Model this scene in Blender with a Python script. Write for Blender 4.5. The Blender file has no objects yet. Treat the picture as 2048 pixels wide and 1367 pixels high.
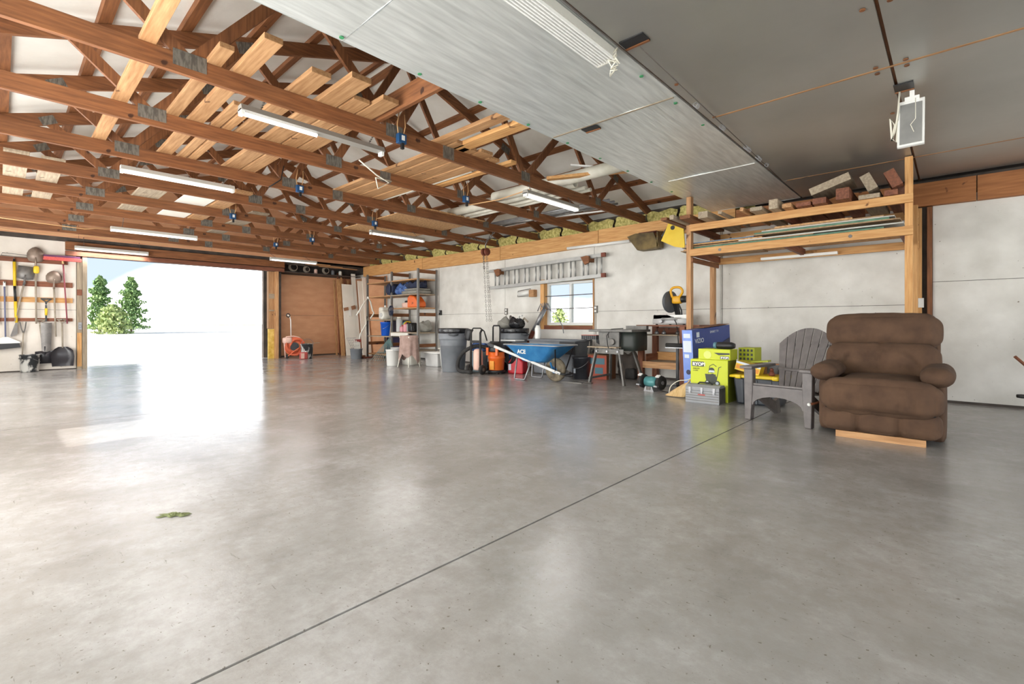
import bpy, math, random
from mathutils import Vector, Matrix, Euler
random.seed(7)
SC = bpy.context.scene
COL = SC.collection
R = math.radians
PI = math.pi

# ------------------------------------------------------------------ camera
cd = bpy.data.cameras.new('camera')
cd.sensor_width = 36.0
cd.lens = 36.0 * 952 / 2048
cd.shift_y = -36.5 / 2048
cd.clip_end = 2000
cd.clip_start = 0.02
cam = bpy.data.objects.new('camera', cd)
cam.location = (0, 0, 1)
cam.rotation_euler = (R(90), 0, R(42.88))
COL.objects.link(cam)
SC.camera = cam
SC.view_settings.view_transform = 'Standard'
SC.view_settings.look = 'None'
SC.view_settings.gamma = 1
SC.view_settings.use_curve_mapping = False
SC.view_settings.exposure = 0.3

# ------------------------------------------------------------------ sky
def srgb(r, g, b, a=1.0):
    f = lambda c: (c / 12.92 if c <= 0.04045 else ((c + 0.055) / 1.055) ** 2.4)
    return (f(r / 255), f(g / 255), f(b / 255), a)

SKY_LOW, SKY_MID, SKY_TOP, HAZE = (0.66, 0.77, 0.92, 1), (0.60, 0.73, 0.93, 1), (0.25, 0.40, 0.70, 1), 10.0
w = bpy.data.worlds.new('hazy_sky'); SC.world = w
w.use_nodes = True
nt = w.node_tree; nt.nodes.clear()
out = nt.nodes.new('ShaderNodeOutputWorld')
bg = nt.nodes.new('ShaderNodeBackground')
tc = nt.nodes.new('ShaderNodeTexCoord')
sep = nt.nodes.new('ShaderNodeSeparateXYZ')
def mth(op, x, y=None, z=None, clamp=False):
    n = nt.nodes.new('ShaderNodeMath'); n.operation = op; n.use_clamp = clamp
    for i, v in enumerate((x, y, z)):
        if v is None: continue
        if isinstance(v, (int, float)): n.inputs[i].default_value = v
        else: nt.links.new(v, n.inputs[i])
    return n.outputs[0]
def smooth(v, a, b):
    n = nt.nodes.new('ShaderNodeMapRange'); n.interpolation_type = 'SMOOTHSTEP'
    nt.links.new(v, n.inputs[0]); n.inputs[1].default_value = a; n.inputs[2].default_value = b
    return n.outputs[0]
nt.links.new(tc.outputs['Generated'], sep.inputs[0])
nz = nt.nodes.new('ShaderNodeTexNoise'); nz.inputs['Scale'].default_value = 9.0; nz.inputs['Detail'].default_value = 4
nt.links.new(tc.outputs['Generated'], nz.inputs['Vector'])
dt = nt.nodes.new('ShaderNodeVectorMath'); dt.operation = 'DOT_PRODUCT'
nt.links.new(tc.outputs['Generated'], dt.inputs[0]); dt.inputs[1].default_value = (-0.961, 0.276, 0)
# bright haze lying on the horizon, with a sunlit cloud bank to the west
bank = mth('MULTIPLY', smooth(dt.outputs['Value'], 0.978, 0.9985), 0.085)
edge = mth('ADD', bank, mth('MULTIPLY_ADD', nz.outputs['Fac'], 0.05, -0.012))
fog = smooth(mth('SUBTRACT', edge, sep.outputs['Z']), -0.045, 0.03)
ramp = nt.nodes.new('ShaderNodeValToRGB')
e = ramp.color_ramp.elements
e[0].position = 0.0; e[0].color = SKY_LOW
e[1].position = 1.0; e[1].color = SKY_TOP
el = ramp.color_ramp.elements.new(0.16); el.color = SKY_MID
nt.links.new(sep.outputs['Z'], ramp.inputs[0])
mx = nt.nodes.new('ShaderNodeMix'); mx.data_type = 'RGBA'; mx.clamp_result = False
nt.links.new(fog, mx.inputs[0]); nt.links.new(ramp.outputs[0], mx.inputs[6]); mx.inputs[7].default_value = (HAZE, HAZE, HAZE * .985, 1)
nt.links.new(mx.outputs[2], bg.inputs[0])
bg.inputs[1].default_value = 1.0
nt.links.new(bg.outputs[0], out.inputs[0])

def lamp(name, kind, loc, rot, energy, color=(1, 1, 1), **kw):
    d = bpy.data.lights.new(name, kind); d.energy = energy; d.color = color
    for k, v in kw.items(): setattr(d, k, v)
    o = bpy.data.objects.new(name, d); o.location = loc; o.rotation_euler = rot
    COL.objects.link(o); return o
lamp('sun', 'SUN', (0, -40, 20), (R(64.4), 0, 0), 7.5, (1, 0.97, 0.92), angle=R(1.0))
# added fill lamps behind the camera and along the unseen left wall
lamp('fill_lamp_front', 'AREA', (4.95, 3.6, 1.45), (0, R(100), 0), 90, (0.98, 0.985, 1.0), shape='RECTANGLE', size=2.6, size_y=7.6)
for lx, pw, sz in ((0.6, 55, 4.4), (-3.7, 190, 2.6), (-9.5, 280, 6.0)):
    lamp('fill_lamp_left', 'AREA', (lx, -1.22, 1.25), (R(112), 0, 0), pw, (0.985, 0.985, 0.99), shape='RECTANGLE', size=sz, size_y=2.2)

# ------------------------------------------------------------------ materials
def nodes(m):
    m.use_nodes = True
    return m.node_tree, m.node_tree.nodes['Principled BSDF']

def mat(name, c, rough=0.5, metal=0.0, c2=None, ns=6.0, stretch=(1, 1, 1), contrast=(0.3, 0.7), bump=0.0, bs=40.0, rand=0.0, trans=0.0, spec=0.5, speck=None, detail=5.0):
    m = bpy.data.materials.new(name)
    t, p = nodes(m); N = t.nodes; L = t.links
    p.inputs['Roughness'].default_value = rough
    p.inputs['Metallic'].default_value = metal
    p.inputs['Specular IOR Level'].default_value = spec
    p.inputs['Transmission Weight'].default_value = trans
    p.inputs['Base Color'].default_value = c
    src = None
    if c2 is not None or bump > 0:
        tcn = N.new('ShaderNodeTexCoord'); mp = N.new('ShaderNodeMapping'); mp.inputs['Scale'].default_value = stretch
        L.new(tcn.outputs['Object'], mp.inputs['Vector'])
        vec = mp.outputs['Vector']
        if rand > 0:
            oi = N.new('ShaderNodeObjectInfo'); vm = N.new('ShaderNodeVectorMath'); vm.operation = 'ADD'
            cb = N.new('ShaderNodeCombineXYZ'); mm = N.new('ShaderNodeMath'); mm.operation = 'MULTIPLY'; mm.inputs[1].default_value = 37.0
            L.new(oi.outputs['Random'], mm.inputs[0]); L.new(mm.outputs[0], cb.inputs[0]); L.new(mm.outputs[0], cb.inputs[1]); L.new(mm.outputs[0], cb.inputs[2])
            L.new(vec, vm.inputs[0]); L.new(cb.outputs[0], vm.inputs[1]); vec = vm.outputs[0]
    if c2 is not None:
        n = N.new('ShaderNodeTexNoise'); n.inputs['Scale'].default_value = ns; n.inputs['Detail'].default_value = detail
        L.new(vec, n.inputs['Vector'])
        rp = N.new('ShaderNodeValToRGB'); rp.color_ramp.elements[0].position = contrast[0]; rp.color_ramp.elements[1].position = contrast[1]
        rp.color_ramp.elements[0].color = c; rp.color_ramp.elements[1].color = c2
        L.new(n.outputs['Fac'], rp.inputs[0]); src = rp.outputs[0]
        if speck:
            sc, thr, sw = speck[:3]
            n2 = N.new('ShaderNodeTexNoise'); n2.inputs['Scale'].default_value = sc; n2.inputs['Detail'].default_value = 3
            L.new(tcn.outputs['Object'], n2.inputs['Vector'])
            r2 = N.new('ShaderNodeValToRGB'); r2.color_ramp.elements[0].position = thr; r2.color_ramp.elements[1].position = thr + sw
            r2.color_ramp.elements[0].color = (0, 0, 0, 1); r2.color_ramp.elements[1].color = (1, 1, 1, 1)
            L.new(n2.outputs['Fac'], r2.inputs[0])
            mx = N.new('ShaderNodeMix'); mx.data_type = 'RGBA'
            L.new(r2.outputs[0], mx.inputs[0]); L.new(src, mx.inputs[6]); mx.inputs[7].default_value = speck[3]
            src = mx.outputs[2]
        if rand > 0:
            hs = N.new('ShaderNodeHueSaturation'); mr = N.new('ShaderNodeMapRange')
            mr.inputs[3].default_value = 1 - rand; mr.inputs[4].default_value = 1 + rand
            L.new(oi.outputs['Random'], mr.inputs[0]); L.new(mr.outputs[0], hs.inputs['Value']); L.new(src, hs.inputs['Color']); src = hs.outputs[0]
        L.new(src, p.inputs['Base Color'])
    if bump > 0:
        nb = N.new('ShaderNodeTexNoise'); nb.inputs['Scale'].default_value = bs; nb.inputs['Detail'].default_value = 4
        L.new(vec, nb.inputs['Vector'])
        b = N.new('ShaderNodeBump'); b.inputs['Strength'].default_value = bump; b.inputs['Distance'].default_value = 0.01
        L.new(nb.outputs['Fac'], b.inputs['Height']); L.new(b.outputs[0], p.inputs['Normal'])
    return m

def wood(name, c, c2, axis, rand=0.12, rough=0.65, ns=5):
    st = [9.0, 9.0, 9.0]; st['xyz'.index(axis)] = 0.7
    return mat(name, c, rough, 0, c2, ns, st, (0.3, 0.72), 0.08, 12, rand, speck=(4.5, 0.70, 0.03, (c[0] * .35, c[1] * .3, c[2] * .3, 1)))

TR1, TR2 = srgb(106, 64, 35), srgb(148, 95, 56)
PN1, PN2 = srgb(160, 114, 72), srgb(200, 156, 110)
MW = {}
for ax in 'xyz':
    MW['truss_' + ax] = wood('truss_timber_' + ax, TR1, TR2, ax, 0.1)
    MW['pine_' + ax] = wood('pine_' + ax, PN1, PN2, ax, 0.14)
    MW['amber_' + ax] = wood('amber_timber_' + ax, srgb(192, 136, 78), srgb(222, 174, 114), ax, 0.08)
    MW['beam_' + ax] = wood('brown_beam_' + ax, srgb(146, 92, 48), srgb(178, 116, 66), ax, 0.05)
    MW['dark_' + ax] = wood('dark_stained_timber_' + ax, srgb(104, 58, 38), srgb(146, 90, 62), ax, 0.12)
    MW['grey_' + ax] = wood('weathered_timber_' + ax, srgb(140, 124, 104), srgb(178, 162, 138), ax, 0.15)
M = {}
M['concrete'] = None
M['white_osb'] = mat('painted_strand_board', srgb(205, 202, 194), 0.75, 0, srgb(232, 230, 224), 3.0, (1, 1, 1), (0.25, 0.75), 0.15, 45, 0.0, speck=(26, 0.72, 0.05, srgb(120, 108, 92)))
M['cream_osb'] = mat('painted_strand_board_cream', srgb(222, 212, 200), 0.7, 0, srgb(240, 232, 222), 3.0, (1, 1, 1), (0.25, 0.75), 0.1, 45, 0.0, speck=(22, 0.74, 0.05, srgb(150, 130, 110)))
M['insul'] = mat('white_vinyl_insulation', srgb(222, 218, 208), 0.35, 0, srgb(240, 238, 230), 2.0, (1, 1, 1), (0.3, 0.7), 0.35, 9, 0.0)
M['fibre'] = mat('yellow_fibre_batt', srgb(150, 140, 70), 0.95, 0, srgb(226, 214, 140), 22, (1, 1, 1), (0.3, 0.7), 0.9, 30)
M['batt'] = mat('yellow_batt', srgb(200, 160, 60), 0.95, 0, srgb(235, 205, 120), 8, (1, 1, 1), (0.3, 0.7), 0.4, 20)
M['hardboard'] = mat('brown_hardboard', srgb(206, 150, 110), 0.6, 0, srgb(220, 166, 126), 2.5, (1, 1, 3), (0.3, 0.7), 0.05, 60)
M['black'] = mat('black_plastic', srgb(30, 30, 32), 0.45)
M['dark'] = mat('dark_shadowy_board', srgb(62, 56, 52), 0.8, 0, srgb(90, 80, 72), 5)  # plain dark brown tone, varied at random
M['grey_plastic'] = mat('grey_plastic', srgb(112, 116, 122), 0.5, 0, srgb(132, 136, 141), 4, bump=0.05)
M['grey_dark'] = mat('dark_grey_plastic', srgb(70, 73, 76), 0.5, 0, srgb(90, 92, 95), 5)
M['taupe'] = mat('taupe_plastic', srgb(104, 98, 97), 0.45, 0, srgb(122, 116, 114), 14, bump=0.05, bs=120)
M['white'] = mat('white_plastic', srgb(238, 238, 234), 0.4)
M['offwhite'] = mat('off_white_enamel', srgb(226, 222, 208), 0.45, 0, srgb(238, 236, 226), 3)
M['steel'] = mat('bare_steel', srgb(140, 140, 142), 0.4, 0.6, srgb(164, 164, 166), 12)
M['steel_dark'] = mat('dull_dark_steel', srgb(96, 94, 92), 0.5, 0.6, srgb(128, 124, 118), 10)
M['alu'] = mat('aluminium', srgb(160, 160, 158), 0.42, 0.5, srgb(178, 178, 175), 8)
M['galv'] = mat('galvanised_plate', srgb(94, 88, 80), 0.6, 0.3, srgb(128, 122, 112), 60, (1, 1, .25), (0.4, 0.6))
M['cast'] = mat('grey_cast_iron', srgb(104, 103, 100), 0.55, 0.4, srgb(128, 126, 122), 14)
M['shelf_grey'] = mat('grey_shelf_steel', srgb(128, 126, 122), 0.45, 0.4)
M['tube'] = mat('white_tube', srgb(245, 245, 240), 0.3)
M['lit_tube'] = mat('glowing_tube', srgb(250, 250, 245), 0.3)
M['lit_tube'].node_tree.nodes['Principled BSDF'].inputs['Emission Color'].default_value = (1, 0.98, 0.95, 1)
M['lit_tube'].node_tree.nodes['Principled BSDF'].inputs['Emission Strength'].default_value = 1.5
M['fixture'] = mat('fixture_housing', srgb(206, 204, 196), 0.4)
M['fixture_grey'] = mat('fixture_grey', srgb(150, 146, 138), 0.45)
M['blue_box'] = mat('blue_outlet_box', srgb(34, 78, 122), 0.4)
M['pvc'] = mat('dusty_pvc', srgb(206, 202, 184), 0.5, 0, srgb(232, 228, 214), 5)
M['chain'] = mat('dull_chain_steel', srgb(110, 104, 98), 0.45, 0.8)
M['rust'] = mat('rusty_red_iron', srgb(104, 52, 38), 0.6, 0.2, srgb(134, 74, 54), 20)
M['yellow'] = mat('yellow_paint', srgb(226, 188, 30), 0.5, 0, srgb(238, 206, 60), 5)
M['yellow_lid'] = mat('yellow_lid_plastic', srgb(232, 200, 38), 0.45)
M['recliner'] = mat('brown_microfibre', srgb(72, 51, 37), 0.9, 0, srgb(104, 78, 58), 6.0, (1, 1, 1), (0.25, 0.78), 0.35, 18, detail=10)
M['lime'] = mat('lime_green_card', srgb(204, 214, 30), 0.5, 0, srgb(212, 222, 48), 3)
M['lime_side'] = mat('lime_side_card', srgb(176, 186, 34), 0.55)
M['blue_card'] = mat('blue_card', srgb(44, 66, 138), 0.4, 0, srgb(52, 76, 150), 3)
M['blue_card_light'] = mat('light_blue_card', srgb(112, 142, 220), 0.4, 0, srgb(140, 164, 230), 5)
M['navy_print'] = mat('navy_print', srgb(36, 38, 70), 0.4)
M['brown_card'] = mat('brown_cardboard', srgb(150, 104, 74), 0.8, 0, srgb(170, 124, 92), 4)
M['card_side'] = mat('brown_cardboard_dark', srgb(128, 86, 58), 0.8, 0, srgb(146, 100, 70), 4)
M['tote_black'] = mat('black_tote_plastic', srgb(40, 46, 54), 0.35, 0, srgb(50, 56, 64), 4)
M['tote_clear'] = mat('cloudy_tote_plastic', srgb(186, 186, 184), 0.35, 0, srgb(206, 206, 204), 4)
M['blue_paint'] = mat('blue_enamel', srgb(38, 106, 160), 0.35, 0, srgb(62, 134, 184), 6, contrast=(0.35, 0.75))
M['blue_plastic'] = mat('bright_blue_plastic', srgb(28, 92, 200), 0.4)
M['blue_bag'] = mat('blue_bag', srgb(24, 84, 196), 0.35, bump=0.3, bs=20, c2=srgb(60, 120, 220), ns=10)
M['orange'] = mat('orange_plastic', srgb(222, 98, 30), 0.4, 0, srgb(232, 112, 44), 4)
M['orange_hose'] = mat('orange_hose', srgb(222, 112, 76), 0.5)
M['red'] = mat('red_plastic', srgb(196, 32, 46), 0.4)
M['red_dull'] = mat('dull_red', srgb(186, 84, 78), 0.55)
M['pink'] = mat('faded_pink_plastic', srgb(214, 150, 158), 0.5)
M['peach'] = mat('peach_paint', srgb(228, 186, 168), 0.5, 0, srgb(238, 200, 184), 6)
M['rubber'] = mat('black_rubber', srgb(34, 33, 32), 0.7, 0, srgb(48, 46, 44), 20)
M['tyre'] = mat('dusty_tyre', srgb(74, 66, 54), 0.85, 0, srgb(146, 134, 112), 9)
M['cloth_tan'] = mat('tan_cloth', srgb(156, 130, 120), 0.95, 0, srgb(182, 156, 146), 12, bump=0.3, bs=80)
M['cloth_navy'] = mat('navy_cloth', srgb(30, 36, 56), 0.8, 0, srgb(46, 56, 84), 9, bump=0.4, bs=14)
M['cloth_blue'] = mat('blue_tarp', srgb(34, 66, 128), 0.5, 0, srgb(92, 126, 184), 16, bump=0.5, bs=16)
M['cloth_grey'] = mat('grey_cloth', srgb(126, 124, 116), 0.9, 0, srgb(150, 148, 140), 9, bump=0.3, bs=18)
M['bag'] = mat('black_bin_liner', srgb(28, 28, 30), 0.25, bump=0.6, bs=16, c2=srgb(44, 44, 46), ns=12)
M['teal'] = mat('teal_green_enamel', srgb(74, 136, 138), 0.35, 0.1, srgb(98, 158, 158), 8)
M['teal_rake'] = mat('teal_rake_steel', srgb(116, 148, 146), 0.5, 0.2)
M['straw'] = mat('broom_straw', srgb(196, 160, 104), 0.9, 0, srgb(222, 190, 140), 40, (1, 1, 0.1))
M['silver_box'] = mat('grey_steel_box', srgb(150, 152, 156), 0.5, 0.0, srgb(164, 166, 170), 4)
M['dewalt'] = mat('saw_yellow', srgb(226, 166, 26), 0.4)
M['pole_grey'] = mat('weathered_handle', srgb(150, 138, 122), 0.7, 0, srgb(172, 160, 144), 8)
M['handle_tan'] = mat('ash_handle', srgb(186, 156, 120), 0.6, 0, srgb(204, 176, 140), 10, (6, 6, 1))
M['red_handle'] = mat('dark_red_handle', srgb(150, 78, 88), 0.5)
M['blue_handle'] = mat('slate_blue_handle', srgb(112, 118, 150), 0.5)
M['bristle_red'] = mat('red_bristles', srgb(206, 82, 80), 0.9, 0, srgb(224, 110, 104), 60)
M['broom_purple'] = mat('purple_broom_block', srgb(104, 56, 92), 0.5)
M['shovel_steel'] = mat('brown_worn_steel', srgb(136, 118, 106), 0.5, 0.4, srgb(166, 148, 134), 8)
M['shovel_grey'] = mat('grey_worn_steel', srgb(112, 108, 106), 0.5, 0.4, srgb(140, 136, 132), 8)
M['shovel_black'] = mat('black_poly_scoop', srgb(52, 50, 54), 0.3)
M['cord_white'] = mat('white_cord', srgb(226, 222, 206), 0.5)
M['cord_black'] = mat('black_cord', srgb(34, 32, 32), 0.5)
M['cord_orange'] = mat('tan_cord', srgb(206, 160, 110), 0.5)
M['osb'] = mat('raw_strand_board', srgb(176, 130, 84), 0.8, 0, srgb(216, 172, 122), 26, (1, 1, 1), (0.35, 0.65), 0.1, 60)
M['chip'] = mat('chipboard_sheet', srgb(146, 118, 88), 0.8, 0, srgb(178, 150, 116), 30)
M['sheet_green'] = mat('green_faced_sheet', srgb(74, 118, 98), 0.6, 0, srgb(104, 146, 120), 10)
M['sheet_blue'] = mat('blue_faced_sheet', srgb(84, 112, 140), 0.6, 0, srgb(120, 146, 168), 10)
M['sheet_white'] = mat('white_faced_sheet', srgb(200, 200, 192), 0.6)
M['board_white'] = mat('primed_white_board', srgb(232, 228, 216), 0.55, 0, srgb(242, 238, 228), 2)
M['vinyl'] = mat('white_vinyl_frame', srgb(226, 228, 226), 0.4)
M['dirty_steel'] = mat('stained_sheet_steel', srgb(74, 62, 40), 0.6, 0.4, srgb(132, 112, 70), 5)
M['outlet'] = mat('outlet_grey', srgb(120, 116, 110), 0.5)
M['bucket_black'] = mat('black_bucket', srgb(36, 36, 40), 0.4, 0, srgb(58, 60, 66), 6)
M['paint_bucket'] = mat('paint_spattered_bucket', srgb(52, 54, 56), 0.45, 0, srgb(214, 212, 206), 7, (1, 1, 0.6), (0.48, 0.56))
M['green_clip'] = mat('green_clip', srgb(60, 140, 90), 0.5)
M['print_grey'] = mat('print_grey', srgb(72, 76, 70), 0.6)
M['print_orange'] = mat('print_orange', srgb(224, 144, 30), 0.5)
M['print_pale'] = mat('print_pale', srgb(214, 222, 232), 0.5)
M['print_teal'] = mat('print_teal', srgb(92, 132, 146), 0.6)
M['print_red'] = mat('print_rust', srgb(188, 92, 70), 0.6)
M['gravel'] = mat('pale_gravel', srgb(214, 206, 190), 0.9, 0, srgb(232, 226, 212), 3, bump=0.2, bs=20)
M['grass'] = mat('summer_grass', srgb(150, 160, 84), 0.9, 0, srgb(190, 196, 120), 1.2)
M['leaf'] = mat('tree_leaves', srgb(88, 122, 66), 0.7, 0, srgb(150, 176, 110), 1.4, contrast=(0.35, 0.65))
M['leaf_light'] = mat('tree_leaves_light', srgb(132, 152, 86), 0.7, 0, srgb(190, 200, 132), 1.4, contrast=(0.35, 0.65))
M['bark'] = mat('bark', srgb(92, 78, 60), 0.9)
M['clipping'] = mat('dry_clipping', srgb(98, 104, 66), 0.9)

# glass
g = bpy.data.materials.new('window_glass'); t_, p_ = nodes(g)
p_.inputs['Base Color'].default_value = (1, 1, 1, 1); p_.inputs['Roughness'].default_value = 0.02
p_.inputs['Transmission Weight'].default_value = 1.0; p_.inputs['IOR'].default_value = 1.05
M['glass'] = g

def concrete():
    m = bpy.data.materials.new('worn_concrete'); t, p = nodes(m); N = t.nodes; L = t.links
    tcn = N.new('ShaderNodeTexCoord')
    def noise(sc, det, rough=0.55, st=(1, 1, 1)):
        mp = N.new('ShaderNodeMapping'); mp.inputs['Scale'].default_value = st
        L.new(tcn.outputs['Object'], mp.inputs[0])
        n = N.new('ShaderNodeTexNoise'); n.inputs['Scale'].default_value = sc; n.inputs['Detail'].default_value = det; n.inputs['Roughness'].default_value = rough
        L.new(mp.outputs[0], n.inputs['Vector']); return n.outputs['Fac']
    def ramp2(f, a, b, ca, cb):
        r = N.new('ShaderNodeValToRGB'); r.color_ramp.elements[0].position = a; r.color_ramp.elements[1].position = b
        r.color_ramp.elements[0].color = ca; r.color_ramp.elements[1].color = cb
        L.new(f, r.inputs[0]); return r.outputs[0]
    def mix(f, a, b):
        x = N.new('ShaderNodeMix'); x.data_type = 'RGBA'
        if isinstance(f, float): x.inputs[0].default_value = f
        else: L.new(f, x.inputs[0])
        for i, v in ((6, a), (7, b)):
            if isinstance(v, tuple): x.inputs[i].default_value = v
            else: L.new(v, x.inputs[i])
        return x.outputs[2]
    base = ramp2(noise(0.55, 7, 0.62), 0.32, 0.70, srgb(143, 140, 136), srgb(178, 176, 174))
    W, K = (1, 1, 1, 1), (0, 0, 0, 1)
    st = ramp2(noise(1.7, 10, 0.72, (1, 0.7, 1)), 0.50, 0.80, K, W)
    c = mix(st, base, srgb(116, 111, 105))
    pale = ramp2(noise(2.6, 10, 0.72), 0.48, 0.92, K, W)
    c = mix(pale, c, srgb(196, 195, 194))
    fine = ramp2(noise(14, 8, 0.72), 0.40, 0.75, K, W)
    c = mix(fine, c, srgb(150, 146, 141))
    sp = ramp2(noise(55, 3), 0.66, 0.72, K, W)
    c = mix(sp, c, srgb(118, 112, 104))
    scr = ramp2(noise(11, 7, 0.74, (0.5, 2.6, 1)), 0.63, 0.70, K, W)
    c = mix(scr, c, srgb(120, 116, 112))
    L.new(c, p.inputs['Base Color'])
    rr = N.new('ShaderNodeMapRange'); rr.inputs[1].default_value = 0.3; rr.inputs[2].default_value = 0.7; rr.inputs[3].default_value = 0.13; rr.inputs[4].default_value = 0.27
    L.new(noise(1.3, 6, 0.6), rr.inputs[0]); L.new(rr.outputs[0], p.inputs['Roughness'])
    b = N.new('ShaderNodeBump'); b.inputs['Strength'].default_value = 0.10; b.inputs['Distance'].default_value = 0.02
    L.new(noise(9, 8, 0.68), b.inputs['Height']); L.new(b.outputs[0], p.inputs['Normal'])
    return m
M['concrete'] = concrete()

def foil(name, rough, bump, st, bs, c, c2, metal):
    return mat(name, c, rough, metal, c2, 1.2, (1, 1, 1), (0.3, 0.7), bump, bs, 0.0) if st is None else mat(name, c, rough, metal, c2, bs, st, (0.3, 0.7), bump, bs)
M['foil_wrinkled'] = mat('wrinkled_foil_facing', srgb(196, 199, 196), 0.34, 0.45, srgb(226, 229, 226), 7.0, (4.0, 0.35, 1), (0.3, 0.7), 1.0, 5.0)
M['foil'] = mat('dull_foil_facing', srgb(164, 162, 156), 0.42, 0.7, srgb(182, 180, 174), 1.0, (1, 1, 1), (0.3, 0.7), 0.04, 30)

# ------------------------------------------------------------------ mesh builder
class B:
    def __init__(s): s.v = []; s.f = []; s.s = []
    def add(s, vs, fs, smooth=False, T=None):
        o = len(s.v)
        for v in vs:
            v = Vector(v)
            s.v.append(T @ v if T is not None else v)
        for f in fs: s.f.append([i + o for i in f]); s.s.append(smooth)
        return s
    def box(s, c, d, rot=None, taper=1.0):
        x, y, z = d[0] / 2, d[1] / 2, d[2] / 2
        k = taper
        vs = [(-x * k, -y * k, -z), (x * k, -y * k, -z), (x * k, y * k, -z), (-x * k, y * k, -z), (-x, -y, z), (x, -y, z), (x, y, z), (-x, y, z)]
        fs = [(0, 3, 2, 1), (4, 5, 6, 7), (0, 1, 5, 4), (1, 2, 6, 5), (2, 3, 7, 6), (3, 0, 4, 7)]
        T = Matrix.Translation(c)
        if rot is not None: T = T @ Euler(rot).to_matrix().to_4x4()
        return s.add(vs, fs, False, T)
    def bx(s, x0, x1, y0, y1, z0, z1):
        return s.box(((x0 + x1) / 2, (y0 + y1) / 2, (z0 + z1) / 2), (x1 - x0, y1 - y0, z1 - z0))
    def bar(s, p0, p1, wd, h, up=(0, 0, 1)):
        p0, p1 = Vector(p0), Vector(p1); d = p1 - p0; L = d.length; d.normalize()
        up = Vector(up); sd = d.cross(up)
        if sd.length < 1e-4: up = Vector((1, 0, 0)); sd = d.cross(up)
        sd.normalize(); u = sd.cross(d)
        m = Matrix((sd, d, u)).transposed().to_4x4()
        T = Matrix.Translation((p0 + p1) / 2) @ m
        x, y, z = wd / 2, L / 2, h / 2
        vs = [(-x, -y, -z), (x, -y, -z), (x, y, -z), (-x, y, -z), (-x, -y, z), (x, -y, z), (x, y, z), (-x, y, z)]
        fs = [(0, 3, 2, 1), (4, 5, 6, 7), (0, 1, 5, 4), (1, 2, 6, 5), (2, 3, 7, 6), (3, 0, 4, 7)]
        return s.add(vs, fs, False, T)
    def tube(s, pts, r, n=8, closed=False, caps=True, smooth=True):
        pts = [Vector(p) for p in pts]; k = len(pts)
        rr = r if isinstance(r, (list, tuple)) else [r] * k
        prev = None; rings = []
        for i, p in enumerate(pts):
            if closed: d = pts[(i + 1) % k] - pts[i - 1]
            else: d = pts[min(i + 1, k - 1)] - pts[max(i - 1, 0)]
            d.normalize()
            if prev is None:
                a = Vector((0, 0, 1)) if abs(d.z) < 0.9 else Vector((1, 0, 0))
                u = d.cross(a).normalized()
            else:
                u = prev - d * prev.dot(d)
                u = u.normalized() if u.length > 1e-5 else d.orthogonal().normalized()
            prev = u; v = d.cross(u)
            rings.append([p + (u * math.cos(2 * PI * j / n) + v * math.sin(2 * PI * j / n)) * rr[i] for j in range(n)])
        vs = [q for ring in rings for q in ring]; fs = []
        m = k if closed else k - 1
        for i in range(m):
            a, b = i * n, ((i + 1) % k) * n
            for j in range(n): fs.append((a + j, a + (j + 1) % n, b + (j + 1) % n, b + j))
        s.add(vs, fs, smooth)
        if caps and not closed:
            o = len(s.v) - len(vs)
            s.f.append([o + j for j in reversed(range(n))]); s.s.append(False)
            s.f.append([o + (k - 1) * n + j for j in range(n)]); s.s.append(False)
        return s
    def cyl(s, p0, p1, r, n=16, r1=None):
        return s.tube([p0, p1], [r, r if r1 is None else r1], n)
    def lathe(s, prof, c=(0, 0, 0), n=24, axis='z', smooth=True):
        vs = []; fs = []
        for (r, z) in prof:
            for j in range(n):
                a = 2 * PI * j / n
                p = (r * math.cos(a), r * math.sin(a), z)
                if axis == 'x': p = (p[2], p[0], p[1])
                if axis == 'y': p = (p[1], p[2], p[0])
                vs.append((p[0] + c[0], p[1] + c[1], p[2] + c[2]))
        for i in range(len(prof) - 1):
            for j in range(n): fs.append((i * n + j, i * n + (j + 1) % n, (i + 1) * n + (j + 1) % n, (i + 1) * n + j))
        s.add(vs, fs, smooth)
        o = len(s.v) - len(vs)
        if prof[0][0] > 1e-4: s.f.append([o + j for j in reversed(range(n))]); s.s.append(False)
        if prof[-1][0] > 1e-4: s.f.append([o + (len(prof) - 1) * n + j for j in range(n)]); s.s.append(False)
        return s
    def prism(s, poly, plane, a, b):
        """poly 2D in plane 'xy','xz','yz' extruded from a to b along the third axis"""
        def P(u, v, t): return {'xy': (u, v, t), 'xz': (u, t, v), 'yz': (t, u, v)}[plane]
        n = len(poly)
        vs = [P(u, v, a) for u, v in poly] + [P(u, v, b) for u, v in poly]
        fs = [list(range(n))[::-1], list(range(n, 2 * n))] + [(i, (i + 1) % n, n + (i + 1) % n, n + i) for i in range(n)]
        return s.add(vs, fs)
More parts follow.
